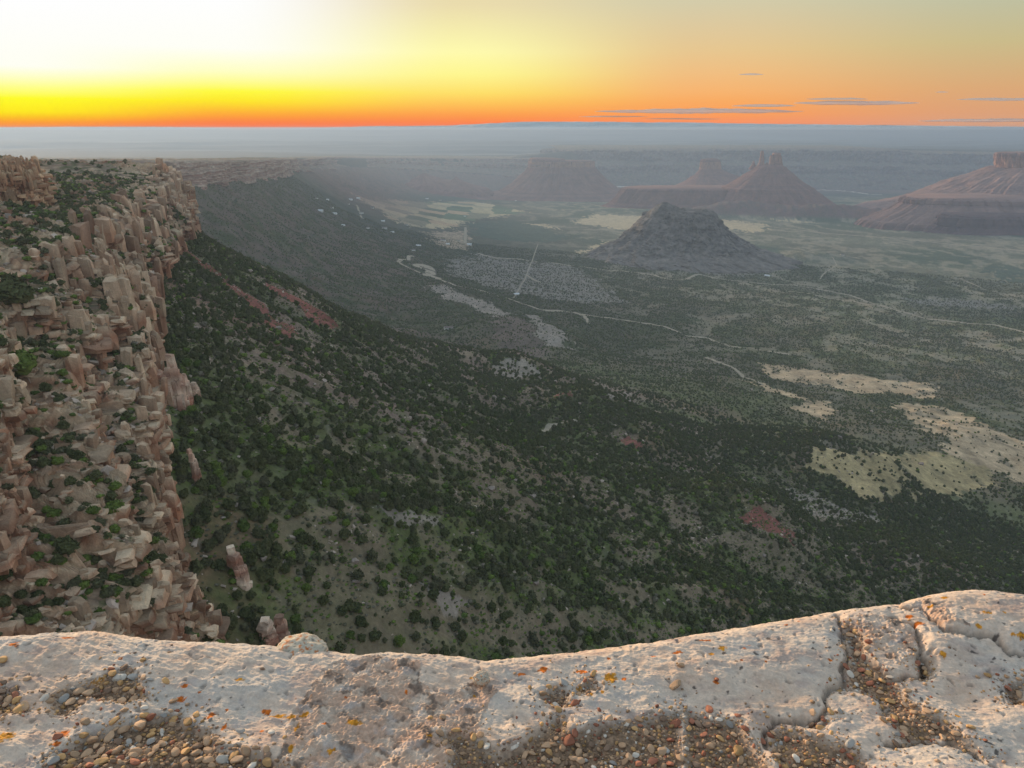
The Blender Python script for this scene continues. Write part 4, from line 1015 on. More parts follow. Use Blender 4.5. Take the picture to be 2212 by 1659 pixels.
def scatter_stuff(name, P, S, RZ, idx, meshes, label=None):
    """one object: a cloud of points carrying instanced crowns"""
    c = bpy.data.collections.new(name + '_kinds')
    for i, m in enumerate(meshes):
        o = bpy.data.objects.new('k%02d_' % i + m.name, m); c.objects.link(o)
    me = bpy.data.meshes.new(name); me.vertices.add(len(P)); me.vertices.foreach_set('co', np.asarray(P, np.float32).ravel())
    a = me.attributes.new('scl', 'FLOAT_VECTOR', 'POINT'); a.data.foreach_set('vector', np.asarray(S, np.float32).ravel())
    a = me.attributes.new('rot', 'FLOAT_VECTOR', 'POINT'); a.data.foreach_set('vector', np.asarray(RZ, np.float32).ravel())
    a = me.attributes.new('kind_index', 'INT', 'POINT'); a.data.foreach_set('value', np.asarray(idx, np.int32))
    o = bpy.data.objects.new(name, me); COL.objects.link(o)
    g = bpy.data.node_groups.new(name + '_nodes', 'GeometryNodeTree')
    g.interface.new_socket('Geometry', in_out='INPUT', socket_type='NodeSocketGeometry'); g.interface.new_socket('Geometry', in_out='OUTPUT', socket_type='NodeSocketGeometry')
    ni = g.nodes.new('NodeGroupInput'); no = g.nodes.new('NodeGroupOutput')
    ip = g.nodes.new('GeometryNodeInstanceOnPoints'); ci = g.nodes.new('GeometryNodeCollectionInfo')
    ci.inputs['Collection'].default_value = c; ci.inputs['Separate Children'].default_value = True; ci.inputs['Reset Children'].default_value = True
    def na(nm, dt):
        n = g.nodes.new('GeometryNodeInputNamedAttribute'); n.data_type = dt; n.inputs['Name'].default_value = nm; return [s for s in n.outputs if s.enabled and s.name == 'Attribute'][0]
    ip.inputs['Pick Instance'].default_value = True
    g.links.new(ni.outputs[0], ip.inputs['Points']); g.links.new(ci.outputs[0], ip.inputs['Instance'])
    g.links.new(na('kind_index', 'INT'), ip.inputs['Instance Index']); g.links.new(na('scl', 'FLOAT_VECTOR'), ip.inputs['Scale'])
    rs = na('rot', 'FLOAT_VECTOR'); er = g.nodes.new('FunctionNodeEulerToRotation'); g.links.new(rs, er.inputs[0]); g.links.new(er.outputs[0], ip.inputs['Rotation'])
    g.links.new(ip.outputs[0], no.inputs[0])
    md = o.modifiers.new('scatter', 'NODES'); md.node_group = g
    o['kind'] = 'stuff'
    if label: o['label'] = label
    return o

# candidate tree sites over talus and floor
N = 420000
r2 = np.sqrt(RNG.uniform(170 ** 2, 3700 ** 2, N)); a2 = RNG.uniform(-radians(35), radians(41), N)
# extra close-range sites
N1 = 80000
r1 = np.sqrt(RNG.uniform(170 ** 2, 1000 ** 2, N1)); a1 = RNG.uniform(-radians(36), radians(42), N1)
tx = np.concatenate([r2 * np.sin(a2), r1 * np.sin(a1)]); ty = np.concatenate([r2 * np.cos(a2), r1 * np.cos(a1)])
tz, tD, ts_ = terrain(tx, ty, fine=False)
_, tden = cover(tx, ty, tz, tD, ts_)
# seen by the camera at all
kx = tx; yy = ty * CP - tz * SP; zz_ = ty * SP + tz * CP       # depth along the view axis, height in camera space
U = CX + F_PX * tx / yy; Vv = CY - F_PX * zz_ / yy
tr = np.hypot(tx, ty)
keep = (tD > 2) & (RNG.random(len(tx)) < tden * np.clip(1.15 - tr / 6500, .3, 1)) & (U > -150) & (U < 2400) & (Vv < 1560)
for pl_, w_ in WASH:
    pa = np.array(pl_); q = np.where(keep & (tx > pa[:, 0].min() - 30) & (tx < pa[:, 0].max() + 30) & (ty > pa[:, 1].min() - 30) & (ty < pa[:, 1].max() + 30))[0]
    if len(q) and len(pl_) > 1 and pa[:, 1].min() < 3900: keep[q[polydist(tx[q], ty[q], pl_)[0] < w_ * .55 + 2.5]] = False
tx, ty, tz, tD, tr, U, Vv = (q[keep] for q in (tx, ty, tz, tD, tr, U, Vv))
size = RNG.uniform(.7, 2.25, len(tx)) ** 1.0 * np.where(RNG.random(len(tx)) < .3, .62, 1)
size *= 1 + .25 * sstep(1500, 3000, tr)
shrub = RNG.random(len(tx)) < .16 * sstep(1200, 500, tr) + .05
print('chk', [tuple(round(float(q)) for q in ground(u, v)) for u, v in [(560, 1300), (700, 1350), (800, 1250), (1106, 1400), (1106, 1100)]])
print('tree sites', len(tx), time.time() - T0)
# those that show largest and are not hidden by the ledge become trees of their own
ledge_v = np.interp(U, [0, 500, 1050, 1500, 1830, 2100, 2212], [1378, 1396, 1436, 1374, 1320, 1283, 1292])
app = size * F_PX / (ty * CP - tz * SP)
vis = (U > 5) & (U < 2205) & (Vv < ledge_v - 4) & (Vv > 200) & (U > np.interp(Vv, [500, 620, 980, 1390], [425, 310, 345, 480]) + 12)
cand = np.where(vis)[0]; order = cand[np.argsort(-app[cand])][:290]
solo = np.zeros(len(tx), bool); solo[order] = True
for i in order:
    s_ = size[i]; g = shrub[i]
    cm = crowns_green[i % 3] if g else crowns_near[i % 5]
    make_tree('oak_shrub' if g else 'juniper', cm, trunks[i % 3], (tx[i], ty[i], tz[i] - .15), float(RNG.random() * 6.28), (s_, s_, s_ * float(RNG.uniform(.95, 1.4))),
              'bright green bushy shrub on the steep slope just beyond the ledge' if g else 'dark green juniper on the steep slope just beyond the ledge',
              'shrub' if g else 'tree', 'green shrubs on the near slope' if g else 'junipers on the near slope')
rest = ~solo
nearm = rest & (tr < 1150); farm_ = rest & (tr >= 1150)
idx = np.where(shrub, np.where(RNG.random(len(tx)) < .5, 5, 6), RNG.integers(0, 5, len(tx)))
idx = np.where(nearm, idx, np.where(shrub, 11, 7 + RNG.integers(0, 4, len(tx))))
sc3 = np.stack([size, size * RNG.uniform(.85, 1.15, len(tx)), size * RNG.uniform(.8, 1.25, len(tx))], 1)
rot = np.zeros((len(tx), 3)); rot[:, 2] = RNG.random(len(tx)) * 6.28
# low grass and brush between the junipers on the near slope
NB = 150000
rb = np.sqrt(RNG.uniform(170 ** 2, 850 ** 2, NB)); ab = RNG.uniform(-radians(34), radians(42), NB); bx, by = rb * np.sin(ab), rb * np.cos(ab)
bz, bD, _s = terrain(bx, by); kb = (bD > 2) & (fbm2(bx / 25, by / 25, 3, seed=77) + .42 > RNG.random(NB) * .6)
bx, by, bz = bx[kb], by[kb], bz[kb]; nb_ = len(bx)
bs = RNG.uniform(.35, .95, nb_); bi = np.where(RNG.random(nb_) < .4, 5, 6)
scatter_stuff('woodland', np.concatenate([np.stack([tx, ty, tz - .2], 1)[rest], np.stack([bx, by, bz - .15], 1)]),
              np.concatenate([sc3[rest], np.stack([bs, bs, bs * .6], 1)]), np.concatenate([rot[rest], np.stack([bs * 0, bs * 0, bs * 50], 1)]),
              np.concatenate([idx[rest], bi]), cr_mid + cr_far, 'dark juniper woodland and brush covering the slopes and the valley floor')
# loose rubble on the slope
lowrock = []
for i in range(5):
    rg = np.random.default_rng(900 + i); V_, F_ = ico(1); V_ = V_ * (1 + .35 * rg.normal(size=(len(V_), 1)).clip(-1, 1)) * np.array([1.2, .85, .6]); lowrock.append(V_)
M_RUB = mat_plain('rubble_stone', (.44, .35, .28), .3, .5, 0, .3, .4)
def rubble(name, P, S, label):
    ms = [mesh_np('rubble_rock', V_, ico(1)[1], M_RUB, None, False, link=False).data for V_ in lowrock]
    n_ = len(P); rt = np.stack([RNG.uniform(-.5, .5, n_), RNG.uniform(-.5, .5, n_), RNG.random(n_) * 6.28], 1)
    return scatter_stuff(name, P, np.stack([S, S, S], 1), rt, RNG.integers(0, 5, n_), ms, label)
NR = 60000
rq = np.sqrt(RNG.uniform(170 ** 2, 1000 ** 2, NR)); aq = RNG.uniform(-radians(34), radians(42), NR); qx, qy = rq * np.sin(aq), rq * np.cos(aq)
qz, qD, _s = terrain(qx, qy); kq = (qD > 2) & (fbm2(qx / 30, qy / 30, 3, seed=79) + .1 > RNG.random(NR) * .5)
rubble('rubble', np.stack([qx, qy, qz + .05], 1)[kq], np.clip(np.exp(RNG.normal(-.75, .5, kq.sum())), .2, 1.8), 'loose grey and tan rubble strewn over the talus slope')
print('trees', time.time() - T0)

# plants on the cliff belt
def pick_sites(V, nz, w, n, wmin, wmax, thr=.72, seed=0, gap=2.0):
    rg = np.random.default_rng(seed); dd = np.hypot(V[:, 0], V[:, 1])
    ok = np.where((nz > thr) & (w > wmin) & (w < wmax))[0]
    m = fbm2(V[ok, 0] / 14, V[ok, 1] / 14, 3, seed=seed + 61)
    ok = ok[m > -.2]
    p = dd[ok] ** .6; p /= p.sum()
    ok = rg.choice(ok, min(len(ok), n * 6), replace=False, p=p)
    out = []; cells = set()
    for i in ok:
        k = (int(V[i, 0] // gap), int(V[i, 1] // gap))
        if k in cells: continue
        cells.add(k); out.append(i)
        if len(out) >= n: break
    return V[np.array(out)]
S1 = np.concatenate([pick_sites(NV, NNZ, NW, 22000, .02, 5.5, .5, 1, 1.2), pick_sites(V2, NZ2, W2, 500, .1, 4, .8, 2), pick_sites(V3, NZ3, W3, 160, .9, 3, .8, 3)])
yy = S1[:, 1] * CP - S1[:, 2] * SP; Uc = CX + F_PX * S1[:, 0] / yy; Vc = CY - F_PX * (S1[:, 1] * SP + S1[:, 2] * CP) / yy
okc = (yy > 60) & (Uc > -60) & (Uc < 620) & (Vc < 1430)
S1 = S1[okc]; yy = yy[okc]; Uc = Uc[okc]; Vc = Vc[okc]
sz = RNG.uniform(.45, 1.7, len(S1)) * np.where(yy > 300, 1.15, 1.0)
o_ = np.argsort(-(sz / yy) * ((Uc > 0) & (Vc < 1375)))
green = RNG.random(len(S1)) < .30
for j, i in enumerate(o_[:270]):
    cm = crowns_green[j % 3] if green[i] else crowns_near[j % 5]; s_ = float(sz[i])
    make_tree('ledge_shrub', cm, trunks[j % 3], tuple(S1[i] - [0, 0, .2]), float(RNG.random() * 6), (s_, s_, s_ * .85),
              'light green shrub rooted on a ledge of the near cliff' if green[i] else 'dark green shrub rooted on a ledge of the near cliff', 'shrub',
              'light green shrubs on the cliff ledges' if green[i] else 'dark green shrubs on the cliff ledges')
NB_ = pick_sites(NV, NNZ, NW, 6000, .02, 1.6, .5, 12, .9)
rubble('ledge_rubble', NB_, np.clip(np.exp(RNG.normal(-.35, .55, len(NB_))), .25, 2.6), 'broken blocks lying on the cliff ledges')
rs = o_[270:]
scatter_stuff('ledge_scrub', S1[rs] - [0, 0, .15], np.stack([sz[rs]] * 2 + [sz[rs] * .8], 1), np.stack([sz[rs] * 0, sz[rs] * 0, sz[rs] * 90], 1), np.where(green[rs], 5, RNG.integers(0, 7, len(rs))), cr_mid, 'small scrub dotted over the cliff benches')
# the big juniper at the left edge on the bench, and a leaning one lower on the cliff
def cliff_hit(u, v, V=NV):
    yy = V[:, 1] * CP - V[:, 2] * SP; Ux = CX + F_PX * V[:, 0] / yy; Vx = CY - F_PX * (V[:, 1] * SP + V[:, 2] * CP) / yy
    d = (Ux - u) ** 2 + (Vx - v) ** 2; d = np.where(yy > 40, d, 1e9); c = np.where(d < 40)[0]
    if not len(c): c = np.argsort(d)[:1]
    return V[c[np.argmin(yy[c])]]
for (u, v, wpx, nm, lb) in [(38, 655, 75, 'juniper', 'large round dark juniper at the left edge on the cliff top bench'), (150, 1200, 44, 'juniper', 'dark juniper with a bare leaning trunk low on the near cliff'),
                            (45, 812, 80, 'oak_shrub', 'broad green thicket on a cliff ledge at the left edge'), (250, 1105, 44, 'oak_shrub', 'yellow green shrub behind a pale rock rib of the near cliff')]:
    p = cliff_hit(u, v); s_ = wpx / 2 * (p[1] * CP - p[2] * SP) / F_PX
    make_tree(nm, crowns_near[1] if nm == 'juniper' else crowns_green[1], trunks[0], tuple(p - [0, 0, .2]), 1.0, (s_, s_, s_ * .9), lb, 'tree' if nm == 'juniper' else 'shrub', None)
print('cliff plants', time.time() - T0)

# ------------------------------------------------------------------ boulders and rock pillars
def rock_mesh(name, seed, sub=3, flat=.75, lump=.35, mat=None, blocky=.0):
    rg = np.random.default_rng(seed); V, Fc = ico(sub); off = rg.random(3) * 40
    n = 12; dirs = rg.normal(size=(n, 3)); dirs /= np.linalg.norm(dirs, axis=1)[:, None]; h = rg.uniform(.42, .85, n)
    R = np.ones(len(V))
    for d, hh in zip(dirs, h):      # cut by planes: angular faces
        c = V @ d; R = np.where(c > 1e-3, np.minimum(R, hh / np.maximum(c, 1e-3)), R)
    R = R * (1 + lump * .35 * fbm3(V[:, 0] * 2 + off[0], V[:, 1] * 2 + off[1], V[:, 2] * 2 + off[2], 3))
    W = V * R[:, None] * np.array([1.15, .85, flat])
    return mesh_np(name, W, Fc, mat, link=False, smooth=False).data
M_BOULD = mat_plain('boulder_stone', (.36, .29, .24), .35, .8, .6, .3, .3)
rocks = [rock_mesh('boulder', i, 3, .7, .4, M_BOULD) for i in range(6)]
def boulder(p, s, rz, label, group=None, tilt=(0, 0), k=0):
    o = bpy.data.objects.new('boulder', rocks[k % 6]); COL.objects.link(o)
    o.location = p; o.rotation_euler = (tilt[0], tilt[1], rz); o.scale = s if isinstance(s, tuple) else (s, s, s)
    return tag(o, label, 'boulder', group)
nb2 = 0; tries = 0
while nb2 < 240 and tries < 5000:
    tries += 1
    rr_ = math.sqrt(random.uniform(300 ** 2, 1500 ** 2)) if random.random() < .6 else random.uniform(300, 900); aa = radians(random.uniform(-32, 32))
    x, y = rr_ * sin(aa), rr_ * cos(aa); z, D_, _ = terrain(np.array([x]), np.array([y])); z = float(z[0])
    if D_[0] < 4: continue
    yy0 = y * CP - z * SP; vv = CY - F_PX * (y * SP + z * CP) / yy0; uu = CX + F_PX * x / yy0
    if vv > np.interp(uu, [0, 1050, 2212], [1370, 1420, 1280]) or uu < 0: continue
    s_ = random.choice([1.0, 1.3, 1.6, 2.2, 3.0]) * (1 + .5 * (rr_ > 900))
    boulder((x, y, z + .25 * s_), s_, random.random() * 6, 'pale angular boulder lying among the junipers of the slope', 'boulders on the slope', (random.uniform(-.3, .3), random.uniform(-.3, .3)), tries); nb2 += 1
for (u, v, w, lb) in c4([(1515, 965)]) and [(505, 1094, 26, 'flat pinkish boulder on green grass right of the leaning pillars'), (481, 1120, 14, 'grey rounded boulder standing beside a pointed one'), (493, 1113, 16, 'grey pointed boulder leaning on a rounded one'),
                     (570, 1208, 24, 'long grey slab of rock at the foot of the cliffs'), (620, 1217, 22, 'thin broken grey slab below the cliffs'), (828, 1273, 38, 'large rounded brown boulder near the bottom of the slope'), (770, 1258, 22, 'low rounded tan boulder left of the large brown one'), (768, 1215, 24, 'orange brown boulder above the low tan one'),
                     (1019, 1153, 14, 'pale upright boulder in the middle of the slope'), (1510, 1142, 12, 'pale pointed boulder left of the red scar')]:
    x, y, z = ground(u, v); s_ = w / 2 * (y * CP - z * SP) / F_PX; boulder((x, y, z + s_ * .3), (s_, s_, s_ * .8), random.random() * 3, lb, None, (0, .1), int(w))

M_PIL = M_CLIFF
def pillar(name, label, u, v_foot, v_top, wpx, seed, lean=0.0, toward=0.0, parts=None, D0=None):
    """free standing column of layered sandstone with its foot at the given spot of the slope"""
    if D0 is None: x, y, z = ground(u, v_foot)
    else: x, y, z = D0
    dep = y * CP - z * SP; Hh = (v_foot - v_top) * dep / F_PX * 1.06; Rr = wpx / 2 * dep / F_PX
    rg = np.random.default_rng(seed * 7 + 3); F0, FF = block_forms(14, seed + 40); VV, n_ = [], 0
    for (ox, oy, hs, ws) in ((0, 0, 1, 1), (.62, .25, rg.uniform(.55, .85), .62), (-.6, .3, rg.uniform(.4, .8), .66), (.1, -.6, rg.uniform(.3, .7), .6), (.2, .7, rg.uniform(.5, .9), .6)):
        zc = -.25 * Hh
        while zc < Hh * hs:
            t = max(zc, 0) / Hh; hb = Hh * rg.uniform(.16, .34); w_ = 2 * Rr * ws * np.interp(t / hs, [0, .5, .85, 1.05], [1.08, .9, .72, .42]) * rg.uniform(.88, 1.1)
            if zc + hb > Hh * hs * 1.04: hb = max(Hh * hs * 1.04 - zc, Hh * .06)
            B = F0[rg.integers(0, 14)] * np.array([w_, w_ * rg.uniform(.8, 1.1), hb * 1.12]); yw = rg.normal() * .35 + ox
            c_, s_ = cos(yw), sin(yw); X = B[:, 0] * c_ - B[:, 1] * s_; Y = B[:, 0] * s_ + B[:, 1] * c_; zz = B[:, 2] + zc + hb / 2
            tt = (zc + hb / 2) / Hh; ld = np.sign(tt) * abs(tt) ** 1.2
            VV.append(np.stack([X + x + ox * Rr + lean * Hh * ld + rg.normal() * .05 * Rr, Y + y + oy * Rr + toward * Hh * ld, zz + z], 1)); zc += hb; n_ += 1
    V = np.concatenate(VV); c = strata_colour(V[:, 0], V[:, 1], V[:, 2], V[:, 0] * 0 + .3, seed=seed) * np.repeat(rg.uniform(.8, 1.2, n_), 26)[:, None] * 1.05
    o = mesh_np(name, V, (FF[None] + (np.arange(n_) * 26)[:, None, None]).reshape(-1, 4), M_PIL, smooth=False, attrs={'Col': np.clip(c, 0, .85)})
    o['kind'] = 'structure'; o['label'] = label; return o
pillar('rock_pillar', 'leftmost column of the pale rock fins below the cliff', 351, 862, 803, 28, 1, 0)
pillar('rock_pillar', 'second column of the pale rock fins below the cliff', 372, 872, 798, 22, 2, .03)
pillar('rock_pillar', 'tallest pointed column of the pale rock fins below the cliff', 394, 884, 772, 24, 3, -.10)
pillar('rock_pillar', 'shorter column right of the tallest fin', 409, 886, 812, 18, 4, -.02)
pillar('rock_pillar', 'stubby outermost column of the pale rock fins', 421, 860, 828, 18, 5, .05)
pillar('rock_pillar', 'slender isolated spire standing in the green scrub', 430, 1050, 972, 15, 6, -.12)
pillar('rock_pillar', 'leaning finger of rock apart from the lowest cliff', 524, 1256, 1178, 26, 7, -.22)
pillar('rock_pillar', 'small outcrop column on the slope above the fins', 343, 742, 700, 16, 8, -.1)
pillar('rock_pillar', 'pointed rock standing just above the left end of the ledge', 612, 1392, 1326, 26, 9, -.05)
pillar('rock_pillar', 'squat broken rock left of the pointed one above the ledge', 583, 1396, 1334, 30, 10, -.1)

# ------------------------------------------------------------------ foreground ledge
ZS = -1.5
SIL_U = [-500, -200, 0, 60, 120, 200, 240, 330, 480, 590, 700, 770, 850, 900, 960, 1010, 1050, 1090, 1150, 1300, 1400, 1500, 1600, 1700, 1800, 1840, 1880, 1920, 1960, 2000, 2060, 2120, 2212, 2350, 2700]
SIL_V = [1372, 1378, 1383, 1380, 1375, 1372, 1378, 1390, 1396, 1402, 1411, 1420, 1416, 1420, 1426, 1432, 1438, 1433, 1426, 1410, 1395, 1376, 1360, 1345, 1330, 1323, 1319, 1313, 1310, 1298, 1286, 1283, 1292, 1310, 1340]
RB = .10
def surf_lift(u): return np.interp(u, [0, 700, 1100, 1700, 1900, 2060, 2212], [0, 0, -.01, .03, .05, .09, .10])
_ex, _ey = [], []
for u, v in zip(SIL_U, SIL_V):
    x_, y_, d_ = ray(u, v); zt_ = ZS + surf_lift(u) - .02; t_ = zt_ / d_
    _ex.append(float(x_ * t_)); _ey.append(float(y_ * t_) - .055)
def edge_y(x): return np.interp(x, _ex, _ey)
def gl(p):      # picture outline -> ledge plan
    return [tuple(float(q) for q in at_z(u, v, ZS + float(surf_lift(u)) * .6)[:2]) for u, v in p]
def f1(a): return [(x / 3 , 1261.8 + y / 3) for x, y in a]
def f2(a): return [(737.3 + x / 3, 1261.8 + y / 3) for x, y in a]
def f3(a): return [(1474.7 + x / 3, 1261.8 + y / 3) for x, y in a]
BASIN = [gl(p) for p in [
    f1([(310,700),(430,640),(600,620),(780,560),(870,540),(950,640),(980,740),(820,770),(560,750),(420,840),(320,830)]),
    f1([(390,1050),(560,940),(830,870),(960,830),(1150,790),(1250,870),(1390,930),(1440,1060),(1700,1100),(1900,1192),(2100,1500),(100,1500),(240,1192),(300,1120)]),
    f1([(-60,660),(100,680),(130,760),(180,800),(90,830),(-60,840)]),
    f2([(640,1000),(800,960),(1000,1080),(1180,1000),(1400,850),(1480,880),(1500,950),(1700,900),(1900,880),(2100,830),(2212,800),(2300,1500),(700,1500),(700,1100)]),
    f2([(1260,720),(1400,650),(1500,700),(1600,600),(1700,700),(1500,730),(1550,800),(1400,830),(1280,770)]),
    f3([(0,780),(200,850),(380,870),(450,1000),(600,1192),(700,1500),(-60,1500)]),
    f3([(560,900),(750,900),(900,960),(1050,1000),(1180,1060),(1260,1192),(1350,1500),(740,1500),(560,1050)]),
    f3([(1030,240),(1130,290),(1190,350),(1200,450),(1400,600),(1480,700),(1600,780),(1720,820),(1850,940),(2000,1050),(1950,1070),(1700,960),(1450,990),(1350,900),(1300,760),(1220,680),(1060,620),(1060,450),(1040,330)]),
    f3([(800,860),(920,830),(1050,830),(900,900),(720,880)]),
    f3([(1500,430),(1640,470),(1650,560),(1520,600)]), f3([(2080,590),(2250,560),(2250,760),(2120,720)])]]
CRACK = [gl(f3(p)) for p in [
    [(1010,225),(1040,330),(1058,470),(1045,610),(960,670),(935,760),(860,830),(740,865),(600,850),(560,930),(545,1050)],
    [(1400,175),(1530,200),(1600,280),(1750,345),(2000,365),(2100,425),(2260,470)],
    [(1370,240),(1480,300),(1530,400),(1560,520),(1540,580),(1400,610)],
    [(1320,980),(1480,1000),(1600,965),(1760,960),(1900,1035),(2040,1125),(2160,1250)],
    [(1060,640),(1180,660),(1280,720),(1310,800)]]]
ROUGH = [gl(p) for p in [f2([(0,480),(300,470),(520,520),(560,700),(900,620),(1010,700),(980,760),(880,980),(900,1100),(880,1500),(-500,1500),(-350,900),(-120,560)]),
                         f3([(1400,180),(1550,150),(1750,250),(1850,330),(1650,300)]), f3([(1100,230),(1380,250),(1500,330),(1480,480),(1350,520),(1230,420)])]]
LICH = [(430,347,60,8,0),(90,400,40,22,0),(780,492,22,12,0),(650,625,70,26,1),(910,690,40,18,1),(20,640,30,16,0),(40,985,70,45,1),(400,955,58,32,0),(365,1025,30,20,0),(1195,665,30,14,0),(1170,730,40,18,0),(1360,845,28,32,0),(1720,805,36,24,0),(1800,845,60,16,1),(1890,860,50,22,1),(1970,845,46,16,1),(1445,915,16,32,0),(1925,935,16,28,1),(1890,1080,22,32,1),(2100,915,20,14,0),(2150,1080,34,20,1),(1550,625,40,14,1),(1290,700,16,10,0),(1700,955,18,9,0),(1465,800,14,12,0)]
LICH = [(a / 3, 1261.8 + b / 3, c / 3, d / 3, k) for a, b, c, d, k in LICH]
LICH += [(737.3 + a / 3, 1261.8 + b / 3, c / 3, d / 3, k) for a, b, c, d, k in [(90,905,60,20,1),(570,1018,24,18,1),(1310,565,50,22,0),(1170,590,40,10,0),(1740,625,64,34,1),(1550,685,34,18,1),(1690,720,18,14,1),(1610,730,26,10,1),(1640,575,20,10,0),(1830,630,20,14,0),(2180,460,44,12,0),(1735,500,18,12,0),(2020,485,26,10,0),(840,610,16,12,1),(860,715,14,10,1),(420,690,14,12,0),(30,745,18,12,0),(1560,580,50,18,0)]]
LICH += [(1474.7 + a / 3, 1261.8 + b / 3, c / 3, d / 3, k) for a, b, c, d, k in [(255,437,36,20,1),(185,470,24,12,1),(395,430,16,8,0),(665,277,18,7,0),(150,385,50,8,0),(1570,135,44,8,1),(1680,160,36,16,1),(1590,205,24,14,1),(1525,290,38,16,0),(1460,250,26,16,0),(1955,262,40,14,1),(2065,262,14,10,1),(1910,330,26,16,1),(1690,465,30,18,1),(2190,385,40,22,1),(2130,375,20,12,1),(1790,820,22,14,1),(2190,690,40,20,1),(955,500,20,14,0),(215,648,26,18,0),(540,520,14,8,0),(380,510,14,7,0),(750,255,12,6,0),(1935,140,8,18,0)]]

def ledge_height(x, y):
    """height of the bare rock, and the cover masks"""
    wx = x + .035 * fbm2(x / .09, y / .09, 4, .6, seed=90); wy = y + .035 * fbm2(x / .09, y / .09, 4, .6, seed=91)
    e = edge_y(x)
    ub = CX + F_PX * x / (np.maximum(y, .3) * CP + 1.45 * SP)
    z = ZS + surf_lift(ub) * sstep(e - .35, e - .03, y) + .35 * surf_lift(ub) * (1 - sstep(e - .35, e - .03, y))
    # flowing weathered relief, streaks running up to the left
    a_ = x * .86 - y * .5; b_ = x * .5 + y * .86
    z = z + .040 * fbm2(x / .42, y / .3, 3, seed=92) * sstep(e + .02, e - .25, y) + .012 * fbm2(x / .6, y / .2, 2, seed=81)
    lower = sstep(-.95, .2, x)
    z = z + .0105 * ridge2(a_ / .16 + .3 * fbm2(x / .1, y / .1, 2), b_ / .07, 4, .55, seed=93) * (1 - .45 * sstep(.3, .9, x))
    z = z + .0050 * fbm2(a_ / .035, b_ / .017, 4, .6, seed=94)
    pit = sstep(.32, .6, fbm2(x / .03, y / .03, 2, seed=95)); z = z - .006 * pit
    rgh = np.zeros(x.shape, bool)
    for p in ROUGH: rgh |= inpoly(wx, wy, p)
    rgh = rgh.astype(float)
    z = z + rgh * (.012 * fbm2(x / .05, y / .05, 4, .65, seed=96) + .004 * pn2(x / .008, y / .008))
    basin = np.zeros(x.shape)
    for p in BASIN:
        ins = inpoly(wx, wy, p); d, _ = polydist(x, y, p + [p[0]])
        sd = np.where(ins, d, -d); basin = np.maximum(basin, sstep(-.012, .035, sd))
    flat = basin
    z = z - .020 * basin + basin * .005 * fbm2(x / .02, y / .02, 3, seed=98)
    cr = np.zeros(x.shape)
    for i, p in enumerate(CRACK):
        d, _ = polydist(wx, wy, p); wdt = .007 + .004 * fbm2(x / .05, y / .05, 2)
        cr = np.maximum(cr, np.exp(-(d / np.maximum(wdt, .003)) ** 2))
        z = z - .010 * np.exp(-(d / .03) ** 2)
    z = z - .017 * cr
    # the domed block behind the crack at right
    dome = inpoly(x, y, gl(f3([(1400,175),(1530,200),(1600,280),(1750,345),(2000,365),(2100,425),(2400,520),(2600,200),(2400,-100),(1500,-60)])))
    z = z + .006 * dome
    # roll over the edge and down
    dd = np.maximum(y - e, 0)
    drop = np.where(dd < .3, dd ** 2 / (2 * RB), .09 / (2 * RB) + (dd - .3) * 3.2)
    z = z - drop
    # back of the ledge rises gently behind the camera
    return z, basin, rgh, cr, pit

